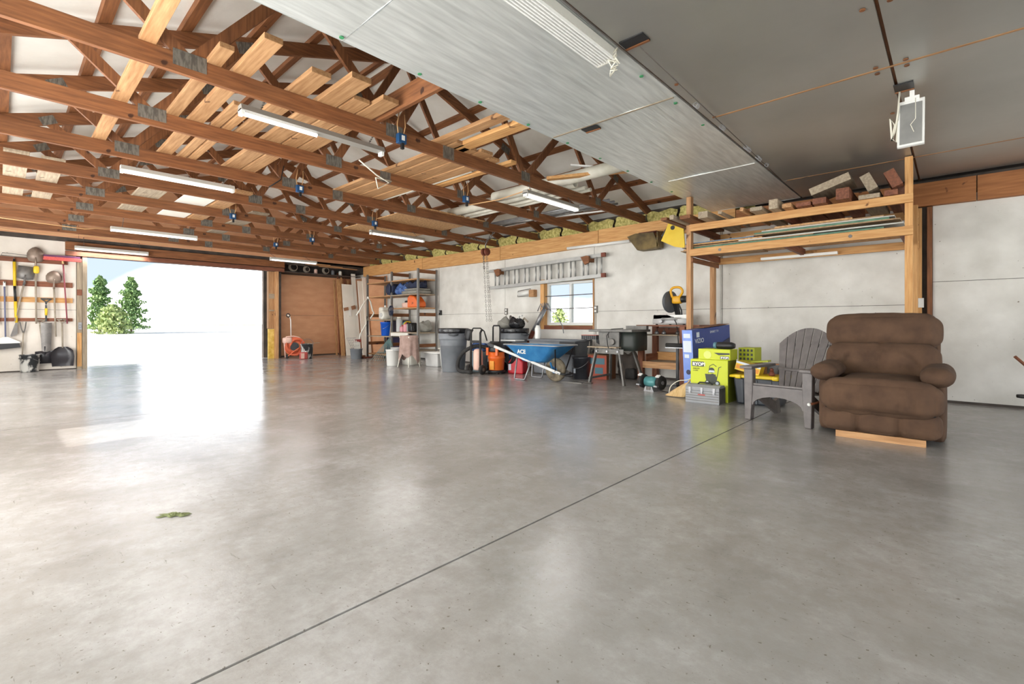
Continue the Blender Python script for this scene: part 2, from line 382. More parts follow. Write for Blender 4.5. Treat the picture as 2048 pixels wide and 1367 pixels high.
    def rbox(s, c, d, r, seg=6, rot=None, puff=0.0, fn=None):
        """rounded (puffed) box"""
        hx, hy, hz = d[0] / 2, d[1] / 2, d[2] / 2
        r = min(r, hx, hy, hz)
        T = Matrix.Translation(c)
        if rot is not None: T = T @ Euler(rot).to_matrix().to_4x4()
        def co(u, v, ax, sg):
            q = [0, 0, 0]; q[ax] = sg; q[(ax + 1) % 3] = u; q[(ax + 2) % 3] = v
            return q
        idx = {}; vs = []; fs = []
        def vid(q):
            key = tuple(round(x, 5) for x in q)
            if key not in idx:
                H = (hx, hy, hz); p = []
                for i in range(3):
                    p.append(q[i] * H[i])
                inner = [max(-(H[i] - r), min(H[i] - r, p[i])) for i in range(3)]
                dv = Vector([p[i] - inner[i] for i in range(3)])
                if dv.length > 1e-6: dv = dv.normalized() * r
                o = Vector(inner) + dv
                if puff:
                    for i in range(3):
                        a, b_ = q[(i + 1) % 3], q[(i + 2) % 3]
                        o[i] *= 1 + puff * (1 - a * a) * (1 - b_ * b_) * min(1, 0.12 / max(H[i], .01)) * 1.0
                if fn: o = Vector(fn(o))
                idx[key] = len(vs); vs.append(o)
            return idx[key]
        # non uniform parameter: dense near the edges
        tt = []
        for i in range(seg + 1):
            x = -1 + 2 * i / seg
            tt.append(math.copysign(1 - (1 - abs(x)) ** 1.3, x) if x else 0.0)
        for ax in range(3):
            for sg in (-1, 1):
                for i in range(seg):
                    for j in range(seg):
                        qs = [co(tt[i], tt[j], ax, sg), co(tt[i + 1], tt[j], ax, sg), co(tt[i + 1], tt[j + 1], ax, sg), co(tt[i], tt[j + 1], ax, sg)]
                        f = [vid(q) for q in qs]
                        if sg < 0: f = f[::-1]
                        fs.append(f)
        return s.add(vs, fs, True, T)
    def sheet(s, fn, nu, nv, smooth=True):
        vs = [fn(i / nu, j / nv) for j in range(nv + 1) for i in range(nu + 1)]
        fs = [(j * (nu + 1) + i, j * (nu + 1) + i + 1, (j + 1) * (nu + 1) + i + 1, (j + 1) * (nu + 1) + i) for j in range(nv) for i in range(nu)]
        return s.add(vs, fs, smooth)
    def mesh(s, name, T=None):
        me = bpy.data.meshes.new(name)
        vs = [tuple(T @ v) for v in s.v] if T is not None else [tuple(v) for v in s.v]
        me.from_pydata(vs, [], s.f)
        me.polygons.foreach_set('use_smooth', s.s)
        me.update()
        return me

def link(name, me, m, parent=None):
    o = bpy.data.objects.new(name, me)
    if m is not None: me.materials.append(m)
    if parent is not None: o.parent = parent
    COL.objects.link(o)
    return o

def bevel(o, wd=0.004, seg=2):
    md = o.modifiers.new('bevel', 'BEVEL'); md.width = wd; md.segments = seg; md.limit_method = 'ANGLE'
    return o

def thing(name, label, cat, loc=(0, 0, 0), rz=0.0, group=None, rot=None):
    o = bpy.data.objects.new(name, None); o.empty_display_size = 0.1
    o.location = loc; o.rotation_euler = rot if rot else (0, 0, rz)
    o['label'] = label; o['category'] = cat
    if group: o['group'] = group
    COL.objects.link(o)
    return o

def mtx(o):
    return Matrix.Translation(o.location) @ o.rotation_euler.to_matrix().to_4x4()

SUB = {'hub': 'wheel', 'wheel_nut': 'wheel_guard', 'lid_latch': 'lid', 'outlet_face': 'box_body', 'bail': 'pail', 'rim': 'pail', 'socket': 'plate', 'lever_knob': 'release_lever', 'grip': 'handle',
       'lamp_holder': 'housing', 'diffuser': 'panel', 'logo_panel': 'carton', 'printed_picture': 'carton', 'bolt': 'beam', 'hole_print': 'crate', 'groove': 'body', 'red_badge': 'body', 'motor_cap': 'motor', 'brown_tape': 'board', 'toggle': 'box', 'end_cap': 'housing', 'side_brace': 'post'}
LAST = {}
def part(t, name, b, m, label=None, world=False, under=None, bev=0, stuff=False):
    if under is None and name in SUB: under = LAST.get((t.name, SUB[name]))
    T = mtx(t).inverted() if world else None
    o = link(name, b.mesh(name, T), m, under if under is not None else t)
    if under is None: LAST[(t.name, name)] = o
    if label: o['label'] = label
    if bev: bevel(o, bev)
    if stuff: o['kind'] = 'stuff'
    return o

def solo(name, b, m, label, cat, loc=(0, 0, 0), rz=0.0, group=None, world=False, bev=0, rot=None):
    T = Matrix.Translation(loc)
    o = link(name, b.mesh(name, T.inverted() if world else None), m)
    o.location = loc; o.rotation_euler = rot if rot else (0, 0, rz)
    o['label'] = label; o['category'] = cat
    if group: o['group'] = group
    if bev: bevel(o, bev)
    return o

def struct(name, b, m, parent=None):
    o = link(name, b.mesh(name), m, parent)
    if parent is None: o['kind'] = 'structure'
    return o

def dup(t, loc, rz=None, label=None, group=None):
    c = t.copy(); COL.objects.link(c); c.location = loc
    if rz is not None: c.rotation_euler = (0, 0, rz)
    if label: c['label'] = label
    if group: c['group'] = group
    for ch in list(t.children):
        d = ch.copy(); COL.objects.link(d); d.parent = c
        for gch in list(ch.children):
            e_ = gch.copy(); COL.objects.link(e_); e_.parent = d
    return c

def lettering(body, size, m, parent, loc, rot, name='lettering', bold=0.0, shear=0.0, align='LEFT', sx=1.0):
    cu = bpy.data.curves.new(name, 'FONT'); cu.body = body; cu.size = size; cu.extrude = 0.0006
    cu.offset = bold; cu.shear = shear; cu.align_x = align
    tmp = bpy.data.objects.new('tmp', cu); COL.objects.link(tmp)
    bpy.context.view_layer.update()
    me = bpy.data.meshes.new_from_object(tmp.evaluated_get(bpy.context.evaluated_depsgraph_get()))
    bpy.data.objects.remove(tmp)
    if sx != 1.0:
        for v in me.vertices: v.co.x *= sx
    me.materials.clear()
    o = link(name, me, m, parent)
    o.location = loc; o.rotation_euler = rot
    return o

ORD = ['first', 'second', 'third', 'fourth', 'fifth', 'sixth', 'seventh', 'eighth', 'ninth', 'tenth', 'eleventh', 'twelfth', 'thirteenth', 'fourteenth', 'fifteenth', 'sixteenth', 'seventeenth', 'eighteenth', 'nineteenth', 'twentieth', 'twenty-first', 'twenty-second', 'twenty-third', 'twenty-fourth']

# ================================================================== SETTING
floor = struct('floor', B().bx(-14.95, 5.2, -1.4, 8.4, -0.25, -0.09), M['rubber'])
for x0, x1 in ((-14.95, -11.556), (-11.544, -6.556), (-6.544, -1.556), (-1.544, 3.45), (3.462, 5.2)):
    b = B().bx(x0, x1, -1.4, 8.4, -0.15, 0.0)
    struct('floor_slab', b, M['concrete'], floor)

# ---- long wall on the right of the photograph (window wall)
b = B()
for x0, x1, z0, z1 in ((-15, -6.73, -0.2, 2.86), (-5.36, 5.2, -0.2, 2.86), (-6.73, -5.36, -0.2, 0.9), (-6.73, -5.36, 1.95, 2.86)):
    b.bx(x0, x1, 8.216, 8.42, z0, z1)
b.bx(-15, 5.2, 8.62, 8.9, 2.7, 3.35)
b.bx(-15, 5.2, 8.3, 8.9, 2.7, 2.78)
wr = struct('wall_right', b, M['dark'])
cols = [-14.9, -12.84, -10.34, -7.84, -5.34, -2.83, -0.37]
for i in range(len(cols) - 1):
    x0, x1 = cols[i] + 0.004, cols[i + 1] - 0.004
    for z0, z1 in ((0.02, 1.247), (1.253, 2.62)):
        if i == 3:
            b = B(); b.bx(x0, -6.73, 8.2, 8.216, z0, z1)
            if z0 < 1: b.bx(-6.73, -5.36, 8.2, 8.216, z0, 0.9)
            else: b.bx(-6.73, -5.36, 8.2, 8.216, 1.95, z1)
            b.bx(-5.36, x1, 8.2, 8.216, z0, z1)
        else:
            b = B().bx(x0, x1, 8.2, 8.216, z0, z1)
        struct('wall_panel', b, M['white_osb'], wr)
for x0, x1 in ((-0.20, 2.3), (2.308, 5.1)):
    for z0, z1 in ((0.03, 1.535), (1.541, 2.62)):
        struct('wall_panel', B().bx(x0, x1, 8.2, 8.216, z0, z1), M['white_osb'], wr)
# fibre batts stuffed between truss ends, above the beam
for k in range(9):
    xa = -14.2 + 1.32 * k
    def bf(u, v, xa=xa): return (xa + 1.27 * u, 8.38 + 0.03 * math.sin(u * 31 + v * 9) * math.cos(u * 12.3), 2.80 + 0.3 * v + 0.02 * math.sin(u * 23))
    o = struct('fibre_batt', B().sheet(bf, 40, 8), M['fibre'], wr)
# skirting strip, outlet boxes and splash board
struct('baseboard_right', B().bx(-14.9, 5.1, 8.19, 8.2, 0.0, 0.03), M['dark'])

# ---- beam along the top of the long wall
for i, (x0, x1, z0, z1, zz0, zz1) in enumerate(((-14.2, -11.0, 2.54, 2.85, 2.54, 2.85), (-10.99, -7.93, 2.53, 2.84, 2.52, 2.83), (-7.92, -5.2, 2.52, 2.84, 2.56, 2.86), (-5.19, -2.6, 2.57, 2.87, 2.59, 2.87), (-2.59, 0.2, 2.55, 2.84, 2.51, 2.81), (0.21, 3.2, 2.51, 2.81, 2.48, 2.78))):
    b = B(); vs = [(x0, 8.12, z0), (x1, 8.12, zz0), (x1, 8.2, zz0), (x0, 8.2, z0), (x0, 8.12, z1), (x1, 8.12, zz1), (x1, 8.2, zz1), (x0, 8.2, z1)]
    b.add(vs, [(0, 3, 2, 1), (4, 5, 6, 7), (0, 1, 5, 4), (1, 2, 6, 5), (2, 3, 7, 6), (3, 0, 4, 7)])
    o = struct('trim_%d' % (i + 1), b, MW['amber_x'] if i < 4 else MW['beam_x'])
# post trims in the wall on the right, and the painted post beside the rack
struct('trim_7', B().bx(-0.345, -0.305, 8.14, 8.2, 0.0, 2.5), MW['amber_z'])
struct('trim_8', B().bx(-0.255, -0.205, 8.13, 8.2, 0.0, 2.5), MW['truss_z'])
struct('trim_9', B().bx(-2.99, -2.85, 8.15, 8.2, 0.0, 2.55), M['white_osb'])

# ---- far gable wall with the big doorway
b = B()
b.bx(-14.45, -14.312, -1.5, 1.33, -0.2, 2.9)
b.bx(-14.45, -14.312, 1.33, 5.6, 2.50, 2.9)
b.bx(-14.45, -14.312, 5.6, 8.6, 2.74, 2.9)
b.prism([(-1.7, 2.88), (9.3, 2.88), (9.3, 3.1), (3.83, 4.95), (-1.7, 3.1)], 'yz', -14.45, -14.312)
b.bx(-15.05, -14.92, 5.3, 8.6, -0.2, 2.95)
b.bx(-14.95, -14.312, 8.25, 8.5, -0.2, 2.95)
b.bx(-14.95, -14.312, 5.3, 8.5, 2.85, 2.95)
b.bx(-15.0, -14.40, 5.46, 5.60, -0.2, 2.74)
wb = struct('wall_back', b, M['dark'])
for y0, y1, z0, z1 in ((-1.4, 1.16, 0.02, 1.3), (-1.4, 1.16, 1.306, 2.8)):
    struct('wall_panel', B().bx(-14.312, -14.3, y0, y1, z0, z1), M['cream_osb'], wb)
for y0, y1 in ((-1.6, 1.2), (1.206, 3.8), (3.806, 6.4), (6.406, 9.0)):
    zt = lambda y: 4.9 - 0.336 * abs(y - 3.83)
    struct('gable_panel', B().prism([(y0, 2.9), (y1, 2.9), (y1, zt(y1) - .05), (y0, zt(y0) - .05)], 'yz', -14.312, -14.3), M['hardboard'], wb)
# brown hardboard lining in the recess right of the doorway
for z0, z1 in ((0.03, 1.255), (1.262, 2.50)):
    struct('hardboard_panel', B().bx(-14.92, -14.90, 5.6, 8.24, z0, z1), M['hardboard'], wb)
struct('hardboard_panel', B().bx(-14.9, -12.9, 8.19, 8.2, 0.05, 2.5), M['hardboard'], wb)
# door casing
struct('trim_10', B().bx(-14.3, -14.2, 0.98, 5.62, 2.62, 2.80), MW['truss_y'])
struct('trim_11', B().bx(-14.3, -14.22, 0.98, 5.62, 2.50, 2.60), MW['dark_y'])
struct('trim_12', B().bx(-14.32, -14.27, 1.17, 1.255, 0.0, 2.45), MW['grey_z'])
struct('trim_13', B().bx(-14.36, -14.24, 1.26, 1.34, 0.0, 2.5), MW['grey_z'])
struct('trim_14', B().bx(-14.27, -14.262, 1.175, 1.25, 0.05, 0.8), MW['amber_z'])
struct('trim_15', B().bx(-14.27, -14.255, 1.17, 1.255, 1.63, 1.76), MW['dark_y'])
struct('trim_16', B().bx(-14.4, -14.24, 5.40, 5.47, 0.0, 2.5), MW['pine_z'])
struct('trim_17', B().bx(-14.5, -14.38, 5.24, 5.40, 0.86, 2.5), MW['pine_z'])
struct('trim_18', B().bx(-14.47, -14.39, 5.25, 5.40, 0.0, 0.85), M['batt'])
struct('trim_19', B().bx(-14.37, -14.36, 5.25, 5.40, 1.72, 1.86), MW['grey_y'])
struct('trim_20', B().bx(-14.37, -14.36, 5.25, 5.40, 1.36, 1.40), MW['grey_y'])

# ---- unseen walls behind the camera, with openings assumed for the light
b = B()
b.bx(5.05, 5.2, -1.5, -0.3, -0.2, 2.9); b.bx(5.05, 5.2, 7.5, 8.6, -0.2, 2.9); b.bx(5.05, 5.2, -1.5, 8.6, 2.8, 2.95)
b.prism([(-1.7, 2.88), (9.3, 2.88), (9.3, 3.1), (3.83, 4.95), (-1.7, 3.1)], 'yz', 5.05, 5.2)
struct('wall_front', b, M['white_osb'])
b = B()
for x0, x1 in ((-14.4, -12.7), (-6.4, -6.2), (-5.27, -5.1), (-2.3, -1.7), (2.9, 5.2)): b.bx(x0, x1, -1.5, -1.3, -0.2, 3.1)
b.bx(-14.4, 5.2, -1.5, -1.3, 2.5, 3.1); b.bx(-6.2, -5.27, -1.5, -1.3, -0.2, 0.80); b.bx(-6.2, -5.27, -1.5, -1.3, 1.64, 2.5)
struct('wall_left', b, M['white_osb'])
tm = bpy.data.materials.new('translucent_sheet'); tt, tp = nodes(tm)
tr = tt.nodes.new('ShaderNodeBsdfTranslucent'); tr.inputs[0].default_value = (0.75, 0.75, 0.72, 1)
tt.links.new(tr.outputs[0], tt.nodes['Material Output'].inputs['Surface'])
for i, (x0, x1) in enumerate(((-12.7, -6.4), (-5.1, -2.3), (-1.7, 2.9))):  # translucent sheets added to hold back the sun behind the fill lamps
    struct('door_%d' % (i + 1), B().bx(x0, x1, -1.45, -1.44, 0.0, 2.5), tm)

# ---- window
wn = struct('window_1', B().bx(-6.63, -6.57, 8.29, 8.36, 0.97, 1.90).bx(-5.42, -5.36, 8.29, 8.36, 0.97, 1.90).bx(-6.57, -5.42, 8.29, 8.36, 0.97, 1.03).bx(-6.57, -5.42, 8.29, 8.36, 1.85, 1.90).bx(-6.02, -5.96, 8.28, 8.36, 1.03, 1.85), M['vinyl'])
struct('window_pane', B().bx(-6.57, -6.02, 8.325, 8.33, 1.03, 1.85), M['glass'], wn)
struct('window_pane', B().bx(-5.96, -5.42, 8.325, 8.33, 1.03, 1.85), M['glass'], wn)
struct('window_jamb', B().bx(-6.73, -6.63, 8.17, 8.36, 0.88, 1.97), MW['amber_z'], wn)
struct('window_jamb', B().bx(-5.36, -5.335, 8.17, 8.36, 0.88, 1.97), MW['pine_z'], wn)
struct('window_sill', B().bx(-6.63, -5.36, 8.18, 8.36, 0.88, 0.965), MW['dark_x'], wn)
struct('window_head', B().bx(-6.63, -5.36, 8.18, 8.36, 1.905, 1.96), MW['pine_x'], wn)
for z in (1.32, 1.60):
    struct('security_bar', B().cyl((-6.68, 8.235, z), (-5.36, 8.235, z + 0.01), 0.009, 8), M['steel_dark'], wn)

# ---- roof underside, purlins and the foil faced flat ceiling
zr = lambda y: 4.815 - 0.336 * abs(y - 3.83)
b = B()
for y0, y1 in ((-1.9, 3.83), (3.83, 9.4)):
    b.add([(-14.6, y0, zr(y0)), (5.3, y0, zr(y0)), (5.3, y1, zr(y1)), (-14.6, y1, zr(y1)), (-14.6, y0, zr(y0) + .12), (5.3, y0, zr(y0) + .12), (5.3, y1, zr(y1) + .12), (-14.6, y1, zr(y1) + .12)],
          [(0, 3, 2, 1), (4, 5, 6, 7), (0, 1, 5, 4), (1, 2, 6, 5), (2, 3, 7, 6), (3, 0, 4, 7)])
ceil = struct('ceiling', b, M['insul'])
sl = math.atan(0.336)
for y in (-1.2, -0.62, 0.02, 0.64, 1.26, 1.90, 2.54, 3.2, 3.72, 3.94, 4.46, 5.1, 5.74, 6.4, 7.04, 7.68, 8.32):
    b = B().box((-8.6, y, zr(y) - 0.024), (11.4, 0.10, 0.044), (sl if y < 3.83 else -sl, 0, 0))
    struct('purlin', b, MW['truss_x'], ceil)
# foil sheets (each sheet its own piece)
def foil_sheet(x0, x1, y0, y1, m, sag=0.0):
    b = B(); nx, ny = 6, 8
    top = lambda u, v: (x0 + (x1 - x0) * u, y0 + (y1 - y0) * v, 2.895)
    bot = lambda u, v: (x0 + (x1 - x0) * u, y0 + (y1 - y0) * (1 - v), 2.872 + sag * (math.sin(u * 9 + y0) * math.sin(PI * u) * 0.006 + 0.004 * math.sin(v * 7)))
    b.sheet(top, 1, 1, False); b.sheet(bot, nx, ny, True)
    for (xa, ya, xb, yb) in ((x0, y0, x1, y0), (x1, y0, x1, y1), (x1, y1, x0, y1), (x0, y1, x0, y0)):
        b.add([(xa, ya, 2.872), (xb, yb, 2.872), (xb, yb, 2.895), (xa, ya, 2.895)], [(0, 1, 2, 3)])
    return struct('ceiling_sheet', b, m, ceil)
ys1 = [-1.3, 1.55, 3.79, 5.99, 8.12]
for i in range(4): foil_sheet(-2.975, -1.672, ys1[i] + .004, ys1[i + 1] - .004, M['foil_wrinkled'], 1.0)
ys2 = [-1.3, 1.82, 4.415, 7.005, 8.12]
for x0, x1 in ((-1.648, -0.343), (-0.322, 0.985), (1.003, 2.31), (2.325, 3.63), (3.645, 5.05)):
    for i in range(4): foil_sheet(x0, x1, ys2[i] + .004, ys2[i + 1] - .004, M['foil'], 0.15)
# battens above the sheet joints, seen through the gaps, and black plates painting the dark inside openings
for x in (-1.66, -0.33, 0.99):
    struct('ceiling_batten', B().bx(x - 0.02, x + 0.02, -1.3, 8.3, 2.90, 3.03), MW['truss_y'], ceil)
struct('ceiling_deck', B().bx(-2.9, 5.05, -1.3, 8.7, 3.04, 3.06), M['dark'], ceil)
for y in (4.415, 7.005):
    struct('joint_tape', B().bx(-1.6, 4.9, y - 0.012, y + 0.012, 2.869, 2.8715), MW['pine_x'], ceil)
struct('joint_tape', B().bx(-2.95, -1.7, 3.78, 3.80, 2.866, 2.8705), MW['grey_x'], ceil)
struct('joint_tape', B().bx(-2.75, -1.7, 5.98, 5.995, 2.8655, 2.8705), M['white'], ceil)
for cx, cy, sx, sy in ((-1.55, 2.86, 0.17, 0.11), (-0.29, 4.86, 0.12, 0.16), (-2.55, 3.86, 0.16, 0.1)):
    struct('hole_shade', B().bx(cx - sx / 2, cx + sx / 2, cy - sy / 2, cy + sy / 2, 2.863, 2.8715), M['black'], ceil)
    struct('opening_edge', B().bx(cx - sx / 2, cx + sx / 2, cy + sy / 2 - 0.02, cy + sy / 2, 2.858, 2.8715), MW['truss_x'], ceil)
# screw washers along the foil
for k, (x, y) in enumerate([(-2.93, 0.9 + 0.62 * q) for q in range(11)] + [(-0.40, 3.5), (-0.27, 3.5), (-0.42, 4.36), (-0.25, 4.36), (-0.42, 4.47), (-0.25, 4.47), (-0.4, 5.4), (-0.27, 5.4), (-1.73, 3.3), (-1.73, 3.9), (-1.73, 4.5), (-1.59, 3.6), (-1.59, 4.4)]):
    struct('screw_washer', B().lathe([(0.016, -0.003), (0.016, 0.003)], (x, y, 2.867), 8), M['green_clip'] if x < -1.7 else MW['truss_x'], ceil)

# ================================================================== ROOF TRUSSES
TX = [-4.29 - 1.32 * k for k in range(8)]
def make_truss(x):
    t = thing('roof_truss', 'brown timber roof truss nearest the foil ceiling', 'truss', (x, 3.83, 2.89), 0, 'roof trusses')
    zl = lambda y: 4.61 - 0.336 * abs(y - 3.83)
    h = 0.021
    part(t, 'bottom_chord', B().bx(x - h, x + h, -1.35, 3.52, 2.89, 3.035), MW['truss_y'], world=True)
    part(t, 'bottom_chord', B().bx(x - h, x + h, 3.524, 8.58, 2.89, 3.035), MW['truss_y'], world=True)
    dz = 0.153
    for y0, y1 in ((-1.5, 3.828), (3.832, 8.9)):
        part(t, 'top_chord', B().prism([(y0, zl(y0)), (y1, zl(y1)), (y1, zl(y1) + dz), (y0, zl(y0) + dz)], 'yz', x - h, x + h), MW['truss_y'], world=True)
    for a, c in (((.98, 3.0), (.40, 3.52)), ((1.0, 3.0), (1.80, 3.98)), ((2.78, 3.0), (1.84, 3.98)), ((2.82, 3.0), (3.80, 4.66)), ((4.85, 3.0), (3.86, 4.66)), ((4.89, 3.0), (5.84, 3.98)), ((6.65, 3.0), (5.88, 3.98)), ((6.69, 3.0), (7.24, 3.52))):
        part(t, 'web', B().bar((x, a[0], a[1]), (x, c[0], c[1]), 0.036, 0.092, (1, 0, 0)) if False else B().bar((x, a[0], a[1]), (x, c[0], c[1]), 0.092, 0.036, (1, 0, 0)), MW['truss_z'], world=True)
    b = B()
    for y, z, sy, sz, rx in ((.99, 3.0, .22, .12, 0), (2.80, 3.0, .20, .13, 0), (4.87, 3.0, .17, .12, 0), (6.67, 3.0, .15, .12, 0), (3.522, 2.965, .16, .14, 0), (.41, 3.52, .15, .1, .5), (1.82, 3.97, .2, .12, .33), (5.86, 3.97, .2, .12, -.33), (7.23, 3.5, .15, .1, -.33), (3.83, 4.66, .2, .16, 0), (8.45, 2.99, .3, .12, -.1)):
        p = B().box((x + h + 0.0015, y, z), (0.003, sy, sz), (rx, 0, 0))
        part(t, 'gusset_plate', p, M['galv'], world=True)
    return t
truss = make_truss(TX[0])
for k in range(1, 8):
    dup(truss, (TX[k], 3.83, 2.89), label='brown timber roof truss, %s back from the foil ceiling' % ORD[k])

# blue outlet boxes on the trusses
def outlet_box(k, y, label, cord=True):
    x = TX[k] + 0.024
    t = thing('outlet_box', label, 'outlet box', (x, y, 2.87), 0, 'blue outlet boxes on the trusses')
    part(t, 'box_body', B().box((0.03, 0, 0.06), (0.058, 0.095, 0.10)), M['blue_box'], bev=0.004)
    part(t, 'outlet_face', B().box((0.061, 0.005, 0.065), (0.004, 0.036, 0.05)), M['white'])
    part(t, 'cable', B().tube([(0.02, -0.03, 0.1), (0.03, -0.05, 0.2), (0.02, -0.02, 0.34)], 0.006, 6).tube([(0.02, 0.03, 0.1), (0.03, 0.05, 0.2), (0.0, 0.06, 0.34)], 0.006, 6), M['cord_orange'])
    if cord: part(t, 'plug', B().box((0.05, 0.0, -0.02), (0.03, 0.03, 0.06)), M['black'])
    return t
for k, y, l in ((0, 2.86, 'blue outlet box on the truss nearest the foil ceiling'), (1, 4.93, 'blue outlet box low on the second truss, near the white pipes'), (2, 2.93, 'blue outlet box on the third truss'), (4, 2.86, 'blue outlet box at the middle of the fifth truss'), (3, 4.93, 'blue outlet box on the fourth truss, next to the tube light'), (5, 4.9, 'blue outlet box on the sixth truss'), (6, 4.6, 'small blue outlet box on the seventh truss')):
    outlet_box(k, y, l)

# ================================================================== LUMBER STORED ACROSS THE TRUSSES
planks = [  # y, width, x near, x far, thickness, material, z
    (0.73, .10, -2.95, -4.31, .04, 'pine'), (0.75, .11, -4.33, -7.05, .04, 'pine'), (1.15, .10, -3.95, -5.70, .04, 'pine'),
    (1.35, .13, -3.60, -7.10, .045, 'pine'), (1.52, .08, -4.90, -7.05, .04, 'pine'), (1.625, .08, -4.97, -7.05, .04, 'pine'),
    (1.80, .165, -3.80, -5.72, .045, 'pine'), (2.07, .18, -3.64, -7.2, .05, 'pine'), (2.265, .16, -3.98, -7.3, .04, 'pine'), (2.45, .165, -3.79, -5.75, .045, 'pine'),
    (3.40, .13, -2.93, -4.42, .045, 'pine'), (3.67, .16, -2.93, -4.42, .05, 'amber'),
    (3.56, .12, -4.1, -7.1, .04, 'pine'), (3.76, .19, -4.15, -7.1, .04, 'pine'), (3.98, .19, -4.1, -7.1, .04, 'pine'), (4.20, .19, -4.2, -7.1, .04, 'pine'), (4.45, .1, -4.1, -5.8, .04, 'amber'),
    (0.14, .22, -8.15, -11.0, .03, 'grey'), (0.46, .22, -8.2, -11.05, .03, 'grey'), (1.6, .34, -8.1, -11.0, .03, 'grey'), (2.6, .25, -8.1, -10.95, .04, 'pine'), (3.3, .3, -9.4, -12.3, .03, 'grey')]
planks.sort(key=lambda q: q[0])
for i, (y, wd, x0, x1, th, mm) in enumerate(planks):
    b = B().box(((x0 - x1) / 2 + x1, y, 3.0365 + th / 2), (x0 - x1, wd, th))
    kind = {'pine': 'pale pine', 'amber': 'amber', 'grey': 'grey weathered'}[mm]
    solo('plank', b, MW[mm + '_x'], '%s plank laid across the roof trusses, %s from the left' % (kind, ORD[i]), 'plank', ((x0 + x1) / 2, y, 3.036), world=True, group='planks stored on the trusses', bev=0.003)
solo('plank', B().box((-3.85, 2.60, 3.13), (1.2, .045, .185), (0.12, 0, 0)), MW['truss_x'], 'dark plank on its edge at the nearest truss, above the blue box', 'plank', (-3.85, 2.6, 3.036), world=True, group='planks stored on the trusses')
solo('plank', B().bar((-3.0, 6.0, 3.10), (-4.28, 5.35, 3.08), .09, .04), MW['amber_x'], 'amber stud lying askew beside the white pipes', 'plank', (-3.6, 5.7, 3.05), world=True, group='planks stored on the trusses')
solo('strand_board_sheet', B().bx(-9.7, -6.85, 5.0, 6.6, 3.0365, 3.05), M['osb'], 'raw strand board sheet lying on top of the far trusses', 'board', (-8.3, 5.8, 3.0365), world=True)
solo('plywood_sheet', B().bx(-11.0, -8.15, 2.0, 2.42, 3.0365, 3.052), M['board_white'], 'pale board lying on the far trusses left of centre', 'board', (-9.6, 2.2, 3.0365), world=True)
def pipe(y, x0, x1, r, label, z=3.036, m='pvc', hollow=True):
    b = B().lathe([(r * .9, -.001), (r, 0), (r, x0 - x1), (r * .9, x0 - x1), (r * .9, 0.001)] if hollow else [(r, 0), (r, x0 - x1)], (x1, y, z + r), 20, 'x')
    return solo('pipe', b, M[m], label, 'pipe', ((x0 + x1) / 2, y, z), world=True, group='pipes stored on the trusses')
pipe(5.66, -3.1, -5.66, .085, 'thick white drain pipe across the two nearest trusses')
pipe(5.86, -4.15, -7.05, .075, 'thick white drain pipe reaching back to the third truss')
pipe(6.06, -4.1, -7.0, .03, 'thin white pipe next to the thick drain pipes')
pipe(6.20, -4.1, -7.0, .03, 'thin white pipe, right one of the pair by the drain pipes')
pipe(4.33, -4.75, -7.0, .025, 'thin white pipe with dark open end beside the pine planks')
pipe(6.90, -4.2, -7.0, .022, 'grey steel conduit on the trusses, left of the bundle', m='steel')
pipe(6.98, -4.25, -7.0, .022, 'grey steel conduit, second of the bundle', m='alu')
pipe(7.06, -4.2, -7.05, .022, 'grey steel conduit, third of the bundle', m='steel')
pipe(7.20, -4.22, -6.95, .018, 'thin dark conduit at the right of the bundle', m='steel_dark')
solo('trim_strip', B().bar((-2.98, 6.15, 3.09), (-4.25, 5.9, 3.4), .07, .02), M['white'], 'white trim strip slanting up beside the pipes under the roof', 'strip', (-3.6, 6.0, 3.1), world=True)
solo('trim_strip', B().bar((-4.6, 7.5, 3.05), (-6.9, 7.0, 3.06), .05, .02), M['white'], 'white trim strip lying across trusses near the wall beam', 'strip', (-5.7, 7.2, 3.05), world=True)

# ================================================================== TUBE LIGHTS
def tube_light(x, y0, y1, z, label, housing='fixture', tubes=1, chain=0.18, broken=False, glow=16):
    L = y1 - y0; ym = (y0 + y1) / 2
    t = thing('tube_light', label, 'light', (x, ym, z), 0, 'tube lights hanging under the trusses')
    part(t, 'housing', B().prism([(-.055, .0), (-.035, .05), (.035, .05), (.055, .0)], 'xz', -L / 2, L / 2), M[housing])
    for k in range(tubes):
        xx = 0.0 if tubes == 1 else (-.025 + .05 * k)
        yb = 0.0 if broken else -L / 2 + .04
        part(t, 'lamp_tube', B().cyl((xx, -L / 2 + .03, -.02), (xx, (-.02 if broken else L / 2 - .03), -.02), .017, 10), M['lit_tube'] if glow else M['tube'])
    if glow:
        lo = lamp('tube_glow', 'AREA', (0, 0, -.045), (0, 0, 0), glow, (1, 0.985, 0.96), shape='RECTANGLE', size=.05, size_y=L - .1)
        lo.parent = t
    for s in (-1, 1):
        part(t, 'lamp_holder', B().box((0, s * (L / 2 - .015), -.012), (.07, .03, .05)), M['white'])
        c = B(); xt = min(TX + [-14.22], key=lambda q: abs(q - x)) - x; tz = 2.93 - z
        for q in range(6):
            c.lathe([(.010, -.003), (.012, 0), (.010, .003)], (xt * (q + .5) / 6, s * L * .38, .05 + (q + .5) * (tz - .05) / 6), 6)
        c.cyl((0, s * L * .38, .04), (xt, s * L * .38, tz), .003, 5)
        part(t, 'hanging_chain', c, M['chain'])
    return t
tube_light(-4.42, 1.38, 2.75, 2.80, 'long grey tube light nearest the camera, hung under the first truss', 'fixture_grey', 1, .2, True, 8)
tube_light(-7.28, 0.98, 2.20, 2.84, 'slim tube light on chains below the third truss at left', 'fixture', 1, .2)
tube_light(-11.1, 1.36, 2.69, 2.70, 'bright white tube light in front of the big doorway', 'fixture', 1, .2)
